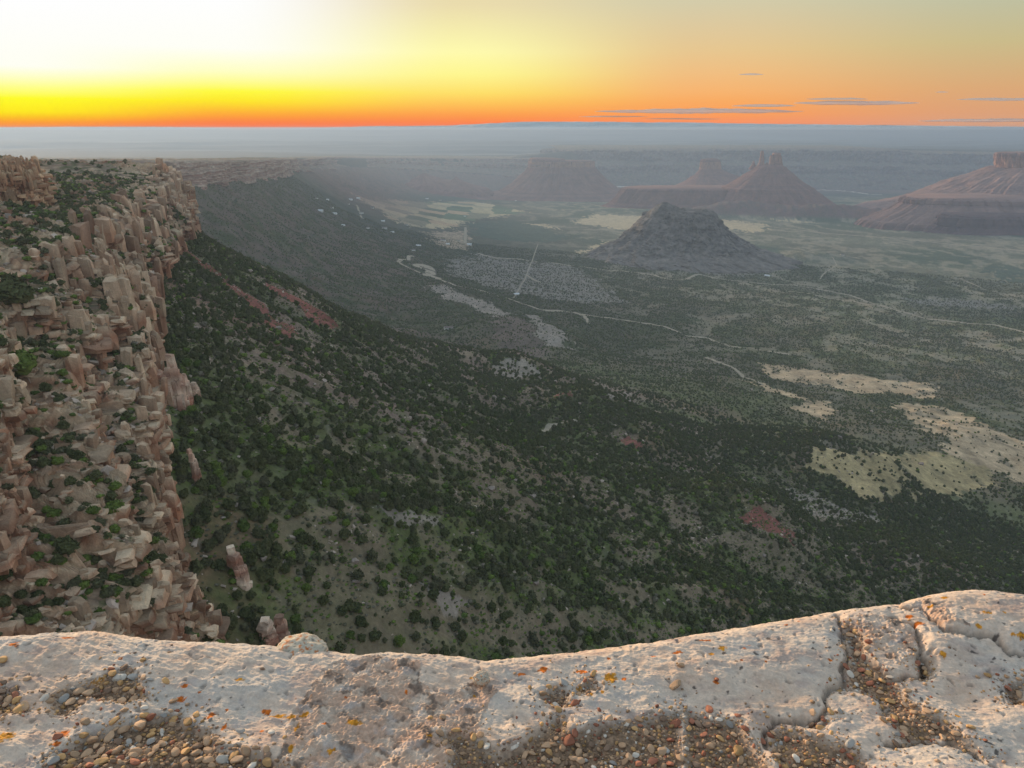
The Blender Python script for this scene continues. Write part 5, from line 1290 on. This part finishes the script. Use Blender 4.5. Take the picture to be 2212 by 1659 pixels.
def ledge_colour(x, y, z, basin, rgh, cr, pit):
    n = len(x)
    a = fbm2(x / .35, y / .25, 4, seed=101); b = fbm2(x / .06, y / .05, 4, seed=102); e = fbm2(x / .012, y / .012, 3, seed=103)
    c = np.ones((n, 3)) * np.array([.71, .57, .45])
    k = sstep(-.05, .35, a + .4 * b)[:, None]; c = c * (1 - .75 * k) + np.array([.60, .54, .47]) * .75 * k
    k = sstep(.0, .35, -a + .5 * b)[:, None]; c = c * (1 - .55 * k) + np.array([.64, .44, .31]) * .55 * k
    k = sstep(.1, .45, b + .3 * e)[:, None]; c = c * (1 - .35 * k) + np.array([.42, .35, .34]) * .35 * k
    k = (sstep(.15, .4, fbm2(x / .1, y / .05, 4, seed=104) - .05))[:, None]; c = c * (1 - .35 * k) + np.array([.66, .58, .48]) * .35 * k
    k = sstep(.08, .4, fbm2(x / .2, y / .12, 4, .6, seed=105))[:, None] * .6; c = c * (1 - k) + np.array([.40, .29, .25]) * k
    k = (rgh * sstep(-.35, .35, b + .6 * a + .1))[:, None] * .8
    rc = np.array([.50, .32, .22]) * (1 + 1.0 * b)[:, None]; c = c * (1 - k) + rc * k
    k = (rgh * sstep(.12, .3, fbm2(x / .05, y / .05, 3, seed=106)))[:, None] * .8; c = c * (1 - k) + np.array([.19, .14, .11]) * k
    k = (rgh * sstep(.15, .35, -fbm2(x / .07, y / .05, 3, seed=107)))[:, None] * .5; c = c * (1 - k) + np.array([.55, .50, .47]) * k
    # dark specks of lichen, sparse
    k = (sstep(.48, .6, fbm2(x / .03, y / .025, 3, seed=108) + .18 * a + .12 * sstep(.2, .6, x)))[:, None]; c = c * (1 - .85 * k) + np.array([.07, .06, .055]) * .85 * k
    k = pit[:, None] * .45; c = c * (1 - k) + np.array([.20, .15, .13]) * k
    # orange lichen rosettes
    lm = np.zeros(n); lw = fbm2(x / .012, y / .012, 4, .65, seed=109)
    for (u, v, rx, ry, kd) in LICH:
        px, py, pz = (float(q) for q in at_z(u, v, ZS + float(surf_lift(u)) * .6)); dep = py * CP - pz * SP
        sx = rx * dep / F_PX * .8; sy = ry * dep / F_PX * 1.25
        j = np.where((np.abs(x - px) < sx * 2) & (np.abs(y - py) < sy * 2))[0]
        if len(j):
            q = np.hypot((x[j] - px) / sx, (y[j] - py) / sy) + 1.1 * lw[j]
            m = sstep(1.05, .75, q); m = m * (1 if kd == 0 else 1)
            cc = np.array([.62, .16, .02]) if kd == 0 else np.array([.62, .27, .03])
            sh = np.clip(1 + .9 * e[j], .35, 1.6)[:, None]
            c[j] = c[j] * (1 - m[:, None]) + cc * sh * m[:, None]
    k = (sstep(.56, .62, fbm2(x / .03, y / .022, 4, .6, seed=110) + .05 + .1 * fbm2(x / .5, y / .5, 1, seed=111)) * (1 - rgh * .5))[:, None]; c = c * (1 - k) + np.array([.48, .15, .035]) * k
    k = basin[:, None]; dirt = np.array([.30, .20, .13]) * (1 + .7 * e + .3 * b)[:, None]; c = c * (1 - k) + dirt * k
    k = cr[:, None] * .45; c = c * (1 - k) + np.array([.10, .07, .055]) * k
    c = c * (1 + .12 * e)[:, None]
    return np.clip(c * .87, .02, .8)

def build_ledge():
    xs = np.concatenate([np.linspace(-9, -1.75, 120)[:-1], np.linspace(-1.75, 1.85, 1560), np.linspace(1.85, 9, 120)[1:]])
    q = np.concatenate([-(np.geomspace(.85, 6, 70)[::-1])[:-1], np.linspace(-.85, .0, 420), np.linspace(.0, .32, 170)[1:], .32 + np.geomspace(.01, 14, 70)])
    X, Q = np.meshgrid(xs, q)
    # rows follow the edge so that the rolled rim is evenly sampled
    ex = edge_y(X)
    Y = ex + Q
    Xf, Yf = X.ravel(), Y.ravel()
    z, ba, rg_, cr, pt = ledge_height(Xf, Yf)
    # the face below the rim bulges and breaks
    dd = np.clip(Q.ravel() - .3, 0, 20)
    yo = Yf + dd * .0 + np.where(dd > 0, .25 * dd ** .5 * fbm2(Xf / 1.4, z / 1.2, 3, seed=112), 0)
    C = ledge_colour(Xf, Yf, z, ba, rg_, cr, pt)
    o = mesh_np('rock_ledge', np.stack([Xf, yo, z], 1), grid_faces(len(q), len(xs)), M_LEDGE, attrs={'Col': C})
    return o

def make_ledge_mat():
    m, t, b = material('weathered_limestone')
    at = t.node('ShaderNodeAttribute', attribute_name='Col').outputs['Color']; P = obj_coord(t)
    f = t.math('MULTIPLY', t.math('MULTIPLY_ADD', t.noise(P, 160, 4, .7), .55, .72), t.math('MULTIPLY_ADD', t.noise(P, 38, 5, .65), .5, .75))
    vm = t.node('ShaderNodeVectorMath', operation='SCALE'); t.l.new(at, vm.inputs[0]); t.l.new(f, vm.inputs['Scale'])
    t.l.new(vm.outputs[0], b.inputs['Base Color'])
    h = t.math('ADD', t.noise(P, 90, 6, .7), t.math('MULTIPLY', t.noise(P, 26, 5, .6), 1.6))
    bn = t.node('ShaderNodeBump'); bn.inputs['Strength'].default_value = .5; bn.inputs['Distance'].default_value = .004
    t.l.new(h, bn.inputs['Height']); t.l.new(bn.outputs[0], b.inputs['Normal'])
    b.inputs['Roughness'].default_value = .85
    return m
M_LEDGE = make_ledge_mat()
LEDGE = build_ledge(); tag(LEDGE, 'pale weathered rock ledge underfoot with orange lichen and gravel hollows', None, None, 'structure')
print('ledge', time.time() - T0)

# small outlying rocks on the rim
def rim_rock(u, v, w, h, label, seed, flat):
    x, y, z = at_z(u, v, ZS - .03); dep = y * CP - z * SP; s_ = w / 2 * dep / F_PX
    V, Fc = ico(5); n = fbm3(V[:, 0] * 1.6 + seed, V[:, 1] * 1.6, V[:, 2] * 1.6, 4); n2 = fbm3(V[:, 0] * 9, V[:, 1] * 9 + seed, V[:, 2] * 9, 3)
    W = V * (1 + .35 * n + .05 * n2)[:, None] * np.array([s_, s_ * .9, s_ * flat])
    e = fbm3(V[:, 0] * 5 + 3, V[:, 1] * 5, V[:, 2] * 5 + seed, 3)
    c = np.array([.52, .46, .36]) * (1 + .3 * e)[:, None]; k = sstep(.15, .3, e)[:, None]; c = c * (1 - k) + np.array([.48, .16, .05]) * k; k = sstep(.18, .3, -e)[:, None] * .7; c = c * (1 - k) + np.array([.14, .13, .11]) * k
    o = mesh_np('rim_rock', W, Fc, M_LEDGE, attrs={'Col': c}); o.location = (float(x), float(y), float(z)); return tag(o, label, 'rock')
rim_rock(648, 1408, 112, 36, 'rounded pale rock with orange lichen poking up beyond the ledge rim at left', 3, .42)
rim_rock(1040, 1493, 36, 36, 'reddish brown lump of rock stuck on the ledge crest near the middle', 8, .8).location.z += .045

# ------------------------------------------------------------------ gravel
PEB = {'tan': (.44, .29, .18), 'ochre': (.48, .29, .13), 'white': (.58, .52, .44), 'grey': (.34, .32, .29), 'brick': (.34, .14, .085), 'brown': (.24, .16, .11)}
M_PEB = {k: mat_plain(k + '_stone', v, .28, 60, .4, .002, .22, .8) for k, v in PEB.items()}
def pebble_geo(seed, sub=2, round_=.3):
    rg = np.random.default_rng(seed); V, Fc = ico(sub); n = 9; dirs = rg.normal(size=(n, 3)); dirs /= np.linalg.norm(dirs, axis=1)[:, None]; h = rg.uniform(.5, .9, n)
    R = np.ones(len(V))
    for d, hh in zip(dirs, h):
        c = V @ d; R = np.where(c > 1e-3, np.minimum(R, hh / np.maximum(c, 1e-3)), R)
    R = R * (1 - round_) + round_ * .85
    return V * R[:, None] * np.array([1.2, .85, .55]), Fc
PG = [pebble_geo(200 + i, 3, .08 + .05 * (i % 4)) for i in range(7)]
PMESH = {k: [mesh_np('pebble', V, Fc, M_PEB[k], link=False, smooth=False).data for V, Fc in PG] for k in PEB}
names = list(PEB); LBL = {'tan': 'tan pebble lying on the pale rock ledge', 'ochre': 'yellow ochre pebble lying on the pale rock ledge', 'white': 'white pebble lying on the pale rock ledge',
                          'grey': 'grey pebble lying on the pale rock ledge', 'brick': 'brick red pebble lying on the pale rock ledge', 'brown': 'brown pebble lying on the pale rock ledge'}
# individually placed stones: u, v, width px, colour, label
SP_ = [(f1([(335,1140)])[0], 40, 'grey', 'large smooth blue grey stone at the bottom left corner'),
       (f1([(900,905)])[0], 48, 'tan', 'large angular tan slab standing in the left gravel patch'),
       (f1([(705,965)])[0], 30, 'tan', 'long upright tan stone left of the angular slab'),
       (f1([(585,995)])[0], 36, 'tan', 'wide blunt tan stone at the left edge of the gravel patch'),
       (f1([(1345,1005)])[0], 27, 'tan', 'rounded tan stone at the right edge of the left gravel patch'),
       (f1([(1125,840)])[0], 24, 'ochre', 'rounded ochre stone at the top of the left gravel patch'),
       (f1([(945,850)])[0], 25, 'ochre', 'blunt orange tan stone just above the angular slab'),
       (f1([(1045,918)])[0], 19, 'white', 'white stone in the left gravel right of the slab'),
       (f1([(1058,1028)])[0], 19, 'white', 'white stone below the other white one in the left gravel'),
       (f1([(1290,1085)])[0], 20, 'grey', 'pale grey round stone at the lower right of the left gravel'),
       (f1([(1462,1132)])[0], 22, 'white', 'pale oval stone outside the left gravel patch near the bottom'),
       (f1([(1540,1155)])[0], 32, 'tan', 'flat tan stone at the bottom beside the pale oval one'),
       (f1([(655,1140)])[0], 34, 'ochre', 'long ochre stone at the bottom of the left gravel'),
       (f1([(130,800)])[0], 36, 'ochre', 'flat ochre stone lying alone at the far left'), (f1([(65,740)])[0], 24, 'tan', 'tan stone at the left edge in a small group'),
       (f1([(105,748)])[0], 24, 'ochre', 'orange stone at the left edge in a small group'), (f1([(85,695)])[0], 23, 'brown', 'brown topmost stone of the small group at the left edge'),
       (f1([(812,560)])[0], 24, 'brown', 'brown stone at the tip of the upper left gravel'), (f1([(840,575)])[0], 21, 'tan', 'tan oval stone at the tip of the upper left gravel'),
       (f1([(760,610)])[0], 26, 'white', 'white lichen covered stone beside the orange lichen'), (f1([(727,572)])[0], 16, 'brick', 'small red brown stone alone above the upper left gravel'),
       (f1([(1705,570)])[0], 12, 'brown', 'small dark brown stone alone on the smooth pale rock'),
       (f2([(1440,662)])[0], 27, 'grey', 'grey rounded stone at the top of the small middle gravel nest'), (f2([(1845,918)])[0], 21, 'white', 'white oval stone right of the middle gravel'),
       (f2([(1480,1030)])[0], 33, 'brick', 'reddish blunt stone in the middle gravel'), (f2([(1330,1045)])[0], 26, 'tan', 'upright pale tan stone left of the reddish one'),
       (f2([(2165,685)])[0], 33, 'tan', 'brown round stone on top of the rock right of the middle'), (f2([(2165,905)])[0], 30, 'brick', 'tall orange red stone below the round one'),
       (f2([(2075,1075)])[0], 28, 'tan', 'tan block stone in the gravel right of the middle'), (f2([(2015,1135)])[0], 30, 'brick', 'brick red block stone at the bottom right of the middle'),
       (f2([(1905,1100)])[0], 20, 'white', 'cream angular stone near the brick red block'), (f2([(1512,798)])[0], 22, 'brick', 'dark red stone below the small gravel nest'),
       (f3([(960,805)])[0], 22, 'ochre', 'pointed ochre stone standing in the curved crack'), (f3([(1020,818)])[0], 18, 'grey', 'flat grey stone beside the pointed ochre one'),
       (f3([(1083,345)])[0], 19, 'tan', 'tan oval stone at the top of the right gravel channel'), (f3([(1115,333)])[0], 17, 'ochre', 'ochre stone touching the oval one at the top of the channel'),
       (f3([(1090,575)])[0], 20, 'white', 'white stone in the middle of the right gravel channel'), (f3([(1130,622)])[0], 17, 'white', 'pale stone just below the white one in the channel'),
       (f3([(1580,545)])[0], 12, 'white', 'small bright white round stone right of the channel'), (f3([(1375,862)])[0], 22, 'ochre', 'ochre stone in the lower channel'),
       (f3([(1440,915)])[0], 21, 'tan', 'orange tan stone below the ochre one in the lower channel'), (f3([(1430,955)])[0], 20, 'brick', 'brick red stone at the bottom of the channel'),
       (f3([(170,825)])[0], 24, 'brick', 'red stone on the rock slope at the right'), (f3([(235,885)])[0], 18, 'white', 'pale stone right below the red one'),
       (f3([(360,1065)])[0], 34, 'ochre', 'large orange tan wedge stone in the lower right gravel'), (f3([(518,1000)])[0], 18, 'brick', 'square orange red stone between two gravel patches'),
       (f3([(1085,1030)])[0], 26, 'grey', 'pale grey wedge of stone upright in the lower right gravel'), (f3([(1090,1080)])[0], 20, 'brick', 'red brown stone under the pale grey wedge'),
       (f3([(1105,1172)])[0], 28, 'brick', 'large brick red stone at the bottom edge of the picture'), (f3([(1035,1165)])[0], 22, 'brick', 'brick red stone left of the larger one at the bottom'),
       (f3([(1010,1113)])[0], 13, 'white', 'small white stone in the lower right gravel'), (f3([(1645,1150)])[0], 16, 'tan', 'small tan chip alone on the smooth bottom right rock'),
       (f3([(1960,1005)])[0], 12, 'brick', 'small orange red stone alone at the end of the channel'), (f3([(215,648)])[0], 15, 'brick', 'orange lichen covered pebble on the smooth rock at right')]
def place_peb(x, y, s_, kind, label, group, tilt=.4, mi=None):
    z = float(ledge_height(np.array([x]), np.array([y]))[0][0])
    o = bpy.data.objects.new('pebble', PMESH[kind][random.randrange(7) if mi is None else mi]); COL.objects.link(o)
    o.location = (x, y, z + s_ * .38); o.rotation_euler = (random.uniform(-tilt, tilt), random.uniform(-tilt, tilt), random.random() * 6.28)
    o.scale = (s_, s_, s_ * random.uniform(.8, 1.2)); tag(o, label, 'pebble', group); return o
for (uv, w, kd, lb) in SP_:
    u, v = uv; x, y, z = (float(q) for q in at_z(u, v, ZS + float(surf_lift(u)) * .5 - .005)); place_peb(x, y, w * .43 * (y * CP - z * SP) / F_PX, kd, lb, None)
# gravel grains over the hollows, thinning out beyond their edges
NG = 480000
gx = RNG.uniform(-1.65, 1.75, NG); gy = RNG.uniform(.95, 2.1, NG)
gmask = np.zeros(NG)
for p in BASIN:
    ins = inpoly(gx, gy, p); d, _ = polydist(gx, gy, p + [p[0]]); gmask = np.maximum(gmask, np.where(ins, .55 + .45 * sstep(0, .04, d), .12 * np.exp(-d / .03)))
gmask *= (1 - .75 * sstep(0, .35, fbm2(gx / .12, gy / .08, 3, seed=120) * 1.0)) * .45
kg = RNG.random(NG) < gmask
gx, gy = gx[kg], gy[kg]; ng = len(gx)
gs = np.exp(RNG.normal(math.log(.0033), .5, ng)); gs = np.clip(gs, .0018, .0115) * (1 + .25 * (gx < -.2))
order = np.argsort(-gs)
# keep the big ones apart
cellsz = .011; taken = {}; okk = np.ones(ng, bool)
for i in order:
    r_ = gs[i]; cx0, cy0 = int(gx[i] // cellsz), int(gy[i] // cellsz); bad = False
    for ddx in (-2, -1, 0, 1, 2):
        for ddy in (-2, -1, 0, 1, 2):
            for j in taken.get((cx0 + ddx, cy0 + ddy), ()):
                if (gx[i] - gx[j]) ** 2 + (gy[i] - gy[j]) ** 2 < (.78 * (r_ + gs[j])) ** 2: bad = True; break
            if bad: break
        if bad: break
    if bad: okk[i] = False
    else: taken.setdefault((cx0, cy0), []).append(i)
gx, gy, gs = gx[okk], gy[okk], gs[okk]; ng = len(gx)
order = np.argsort(-gs)
wts = np.array([.50, .20, .05, .06, .05, .14])
gk = RNG.choice(6, ng, p=wts); gk = np.where((gx > .0) & (RNG.random(ng) < .08), 4, gk)
gz = ledge_height(gx, gy)[0]
yy = gy * CP - gz * SP; GU = CX + F_PX * gx / yy; GV = CY - F_PX * (gy * SP + gz * CP) / yy
inv = (GU > 2) & (GU < 2210) & (GV < 1655)
big = [i for i in order if inv[i]][:240]
for i in big:
    kd = names[gk[i]]; o = place_peb(float(gx[i]), float(gy[i]), float(gs[i]), kd, LBL[kd], kd + ' pebbles in the gravel hollows')
rest_i = np.setdiff1d(np.arange(ng), np.array(big))
V1, F1 = [pebble_geo(300 + i, 1, .2)[0] for i in range(8)], ico(1)[1]
nv1 = len(V1[0]); VB = np.stack(V1)[RNG.integers(0, 8, len(rest_i))]
sA = gs[rest_i]; an = RNG.random(len(rest_i)) * 6.28; ca, sa = np.cos(an), np.sin(an); tl = RNG.uniform(-.5, .5, len(rest_i))
X = VB[..., 0] * sA[:, None]; Y = VB[..., 1] * sA[:, None]; Z = VB[..., 2] * sA[:, None]
X, Z = X * np.cos(tl)[:, None] - Z * np.sin(tl)[:, None], X * np.sin(tl)[:, None] + Z * np.cos(tl)[:, None]
X, Y = X * ca[:, None] - Y * sa[:, None], X * sa[:, None] + Y * ca[:, None]
GVt = np.stack([X + gx[rest_i, None], Y + gy[rest_i, None], Z + (gz[rest_i] + sA * .3)[:, None]], -1).reshape(-1, 3)
GF = (F1[None] + (np.arange(len(rest_i)) * nv1)[:, None, None]).reshape(-1, 3)
pc = np.array([PEB[k] for k in names])[gk[rest_i]] * RNG.uniform(.6, 1.3, len(rest_i))[:, None]
gm = mat_attr('gravel_stone', (90,), .25, .3, 150, .002)
gr = mesh_np('gravel', GVt, GF, gm, attrs={'Col': np.repeat(pc, nv1, 0)}); tag(gr, 'loose fine gravel filling the hollows of the ledge', None, None, 'stuff')
print('gravel', ng, time.time() - T0)

# ------------------------------------------------------------------ clouds: thin drifting bars low over the horizon
M_CLOUD, _t, _b = material('cloud'); _b.inputs['Base Color'].default_value = (.72, .72, .70, 1)
_tr = _t.node('ShaderNodeBsdfTranslucent'); _tr.inputs['Color'].default_value = (.70, .71, .72, 1); _mx = _t.node('ShaderNodeMixShader'); _mx.inputs[0].default_value = .55
_t.l.new(_b.outputs[0], _mx.inputs[1]); _t.l.new(_tr.outputs[0], _mx.inputs[2]); _tp = _t.node('ShaderNodeBsdfTransparent'); _m2 = _t.node('ShaderNodeMixShader'); _m2.inputs[0].default_value = .38
_t.l.new(_mx.outputs[0], _m2.inputs[1]); _t.l.new(_tp.outputs[0], _m2.inputs[2]); _t.l.new(_m2.outputs[0], _t.n['Material Output'].inputs['Surface'])
for (u0, u1, v, hpx, lb) in [(1285, 1735, 241, 9, 'longest grey cloud bar just above the mountains'), (1715, 1985, 223, 8, 'grey cloud bar right of and above the longest one'), (1580, 1720, 229, 5, 'thin grey cloud streak left of the upper bar'), (1740, 1875, 214, 4, 'faint streak on top of the upper grey bar'),
                             (2068, 2260, 215, 5, 'short grey cloud bar at the right edge'), (1595, 1650, 161, 3, 'tiny highest cloud wisp'), (1985, 2300, 261, 7, 'faint low cloud sheet at the far right above the mountains'), (1250, 1400, 252, 3, 'hair thin streak below the longest bar'), (2020, 2050, 199, 2, 'tiny wisp above the right bars'),
                             (1390, 1560, 257, 2.5, 'hair thin streak hugging the mountains')]:
    Yc = 36000; x0, _, z0 = at_y(u0, v, Yc); x1, _, _ = at_y(u1, v, Yc); hh = hpx * Yc / F_PX * .5
    V, Fc = ico(6 if u1 - u0 > 200 else 5); L_ = (x1 - x0) / 2; xc = (x0 + x1) / 2
    ax = V[:, 0] * L_
    prof = 1 + .55 * fbm2(ax / 900 + v, V[:, 1], 3, seed=v) + .35 * fbm2(ax / 260, V[:, 1] * 2, 2, seed=v + 1)
    tap = 1 - .5 * np.abs(V[:, 0]) ** 3
    W = np.stack([ax + xc, Yc + V[:, 1] * L_ * .35, z0 + np.where(V[:, 2] > 0, V[:, 2] * 1.1, V[:, 2] * .7) * hh * prof * tap + hh * .5 * fbm2(ax / 1500, ax * 0 + v, 2)], 1)
    W[:, 2] = np.maximum(W[:, 2], 12)
    o = mesh_np('cloud', W, Fc, M_CLOUD); tag(o, lb, None, None, 'structure')

# ------------------------------------------------------------------ the range that closes the horizon
def build_range():
    us = np.linspace(-700, 2900, 1400); v = np.interp(us, MTN_U, MTN_V)
    q = np.linspace(0, 1, 60)
    x0, y0, zt = at_y(us, v, 30500.)
    zt = zt + 14 * ridge2(us / 42, us * 0, 4, .5, seed=3) + 3
    X = np.tile(x0, (60, 1)); Q = np.repeat(q[:, None], len(us), 1)
    Y = 28200 + Q * 2300 + 260 * fbm2(X / 1400, Q * 4, 3)
    Z = -420 + (np.tile(zt, (60, 1)) + 420) * (Q ** 1.15) + 60 * Q * (1 - Q) * 4 * ridge2(X / 900 + Q, Q * 2.5, 4, seed=5)
    X2 = np.vstack([X, X[-1:]]); Y2 = np.vstack([Y, Y[-1:] + 3000]); Z2 = np.vstack([Z, Z[-1:] * 0 - 420])
    c = np.array([.56, .60, .60]) * (1 + .1 * fbm2(X2.ravel() / 900, Z2.ravel() / 60, 3))[:, None]  # haze tone painted into the colour, as the range stands beyond the haze box
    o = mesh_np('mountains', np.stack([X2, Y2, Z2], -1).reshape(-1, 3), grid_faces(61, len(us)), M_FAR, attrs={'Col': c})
    o['kind'] = 'structure'; o['label'] = 'distant pale grey mountain range along the whole horizon'
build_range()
# ------------------------------------------------------------------ haze
HZ = (-40000, 40000, -3000, 27600, -1000, 6)
V, Fq = box_v(*HZ); hz = mesh_np('haze', V, Fq, None, None, False)
hm = bpy.data.materials.new('haze_air'); hm.use_nodes = True; nt = hm.node_tree; nt.nodes.remove(nt.nodes['Principled BSDF'])
pv = nt.nodes.new('ShaderNodeVolumePrincipled'); nt.links.new(pv.outputs[0], nt.nodes['Material Output'].inputs['Volume'])
pv.inputs['Density'].default_value = 1 / 12500.; pv.inputs['Color'].default_value = (.34, .47, .66, 1); pv.inputs['Anisotropy'].default_value = .3
hz.data.materials.append(hm); hz['kind'] = 'stuff'

# ------------------------------------------------------------------ sky, sun, camera
EXPO = 2.22
SUN_AZ, SUN_EL = radians(-40), radians(7)
W = bpy.data.worlds.new('World'); SC.world = W; W.use_nodes = True
t = NT(W.node_tree); bg = W.node_tree.nodes['Background']
g = t.node('ShaderNodeTexCoord').outputs['Generated']
sx = t.node('ShaderNodeSeparateXYZ'); t.l.new(g, sx.inputs[0])
el = t.math('DEGREES', t.math('ARCSINE', sx.outputs['Z'])); az = t.math('DEGREES', t.math('ARCTAN2', sx.outputs['X'], sx.outputs['Y']))
pe = t.math('DIVIDE', el, 16.0, clamp=True)
def R_(st): return t.ramp(pe, [(a / 16., b) for a, b in st])
rA = R_([(0,(.95,.20,0)),(.36,(1,.34,0)),(.92,(1,.82,0)),(1.7,(1,.98,.02)),(2.3,(1,1,.25)),(3.5,(1,1,.9)),(7,(1,1,1)),(16,(1,1,.96))])
rB = R_([(0,(.95,.16,.03)),(.36,(1,.21,.04)),(.92,(1,.42,.03)),(1.7,(1,.82,.02)),(2.3,(1,.97,.05)),(3.5,(1,1,.55)),(4.9,(1,1,.92)),(7.8,(1,1,1)),(16,(.85,.85,.8))])
rC = R_([(0,(.95,.20,.08)),(.36,(1,.23,.06)),(.92,(1,.36,.07)),(1.7,(1,.58,.1)),(2.3,(1,.75,.14)),(3.5,(1,.93,.28)),(4.9,(1,.96,.42)),(7.8,(.83,.72,.42)),(16,(.55,.56,.45))])
rD = R_([(0,(.88,.27,.13)),(.36,(.97,.29,.11)),(.92,(.98,.35,.1)),(1.7,(.96,.41,.12)),(2.3,(.94,.46,.16)),(3.5,(.88,.52,.22)),(4.9,(.80,.57,.28)),(7.8,(.66,.60,.40)),(16,(.45,.50,.46))])
rE = R_([(0,(.64,.34,.22)),(.36,(.70,.36,.21)),(.92,(.72,.36,.19)),(2.3,(.71,.40,.19)),(4.9,(.59,.50,.26)),(7.8,(.50,.53,.39)),(16,(.40,.46,.46))])
def seg(a, b):
    n = t.node('ShaderNodeMapRange', interpolation_type='SMOOTHSTEP'); n.inputs[1].default_value = a; n.inputs[2].default_value = b; t.l.new(az, n.inputs[0]); return n.outputs[0]
c = t.mix(seg(-31, -19), rA, rB); c = t.mix(seg(-19, -3.5), c, rC); c = t.mix(seg(-3.5, 13), c, rD); c = t.mix(seg(13, 32), c, rE)
# away from the glow the dusk sky is a dull rose grey
ab = t.math('ABSOLUTE', t.math('ADD', az, 8.0)); n = t.node('ShaderNodeMapRange', interpolation_type='SMOOTHSTEP'); n.inputs[1].default_value = 45; n.inputs[2].default_value = 130; t.l.new(ab, n.inputs[0])
rBack = R_([(0, (.30, .27, .28)), (4, (.36, .30, .30)), (9, (.34, .33, .36)), (16, (.30, .34, .40))])
c = t.mix(n.outputs[0], c, rBack)
sky = t.node('ShaderNodeTexSky', sky_type='NISHITA', sun_disc=False, sun_elevation=SUN_EL, sun_rotation=SUN_AZ)
up = t.node('ShaderNodeMapRange', interpolation_type='SMOOTHSTEP'); up.inputs[1].default_value = 11; up.inputs[2].default_value = 42; t.l.new(el, up.inputs[0])
vm = t.node('ShaderNodeVectorMath', operation='SCALE'); t.l.new(sky.outputs[0], vm.inputs[0]); vm.inputs['Scale'].default_value = .135
vt = t.node('ShaderNodeVectorMath', operation='MULTIPLY'); t.l.new(vm.outputs[0], vt.inputs[0]); vt.inputs[1].default_value = (1.22, 1.0, .84); vm = vt
vd = t.node('ShaderNodeVectorMath', operation='SCALE'); t.l.new(c, vd.inputs[0]); vd.inputs['Scale'].default_value = 1 / 2 ** EXPO; c = vd.outputs[0]
c = t.mix(up.outputs[0], c, vm.outputs[0])
t.l.new(c, bg.inputs['Color']); bg.inputs['Strength'].default_value = 1.0

L = bpy.data.lights.new('sun', 'SUN'); L.energy = 1.2; L.angle = radians(6); L.color = (1, .70, .42)
lo = bpy.data.objects.new('sun', L); COL.objects.link(lo)
from mathutils import Vector
dv_ = Vector((sin(SUN_AZ) * cos(SUN_EL), cos(SUN_AZ) * cos(SUN_EL), sin(SUN_EL)))
lo.rotation_euler = dv_.to_track_quat('Z', 'Y').to_euler()

cam = bpy.data.cameras.new('camera'); cam.sensor_width = 36; cam.lens = 36 * F_PX / 2212; cam.clip_start = .05; cam.clip_end = 120000
co = bpy.data.objects.new('camera', cam); COL.objects.link(co); co.rotation_euler = (radians(90) - PITCH, 0, 0); SC.camera = co
SC.view_settings.view_transform = 'Standard'; SC.view_settings.look = 'None'; SC.view_settings.exposure = EXPO; SC.view_settings.gamma = 1
SC.cycles.volume_bounces = 1; SC.cycles.max_bounces = 5; SC.cycles.diffuse_bounces = 3
print('done', time.time() - T0)
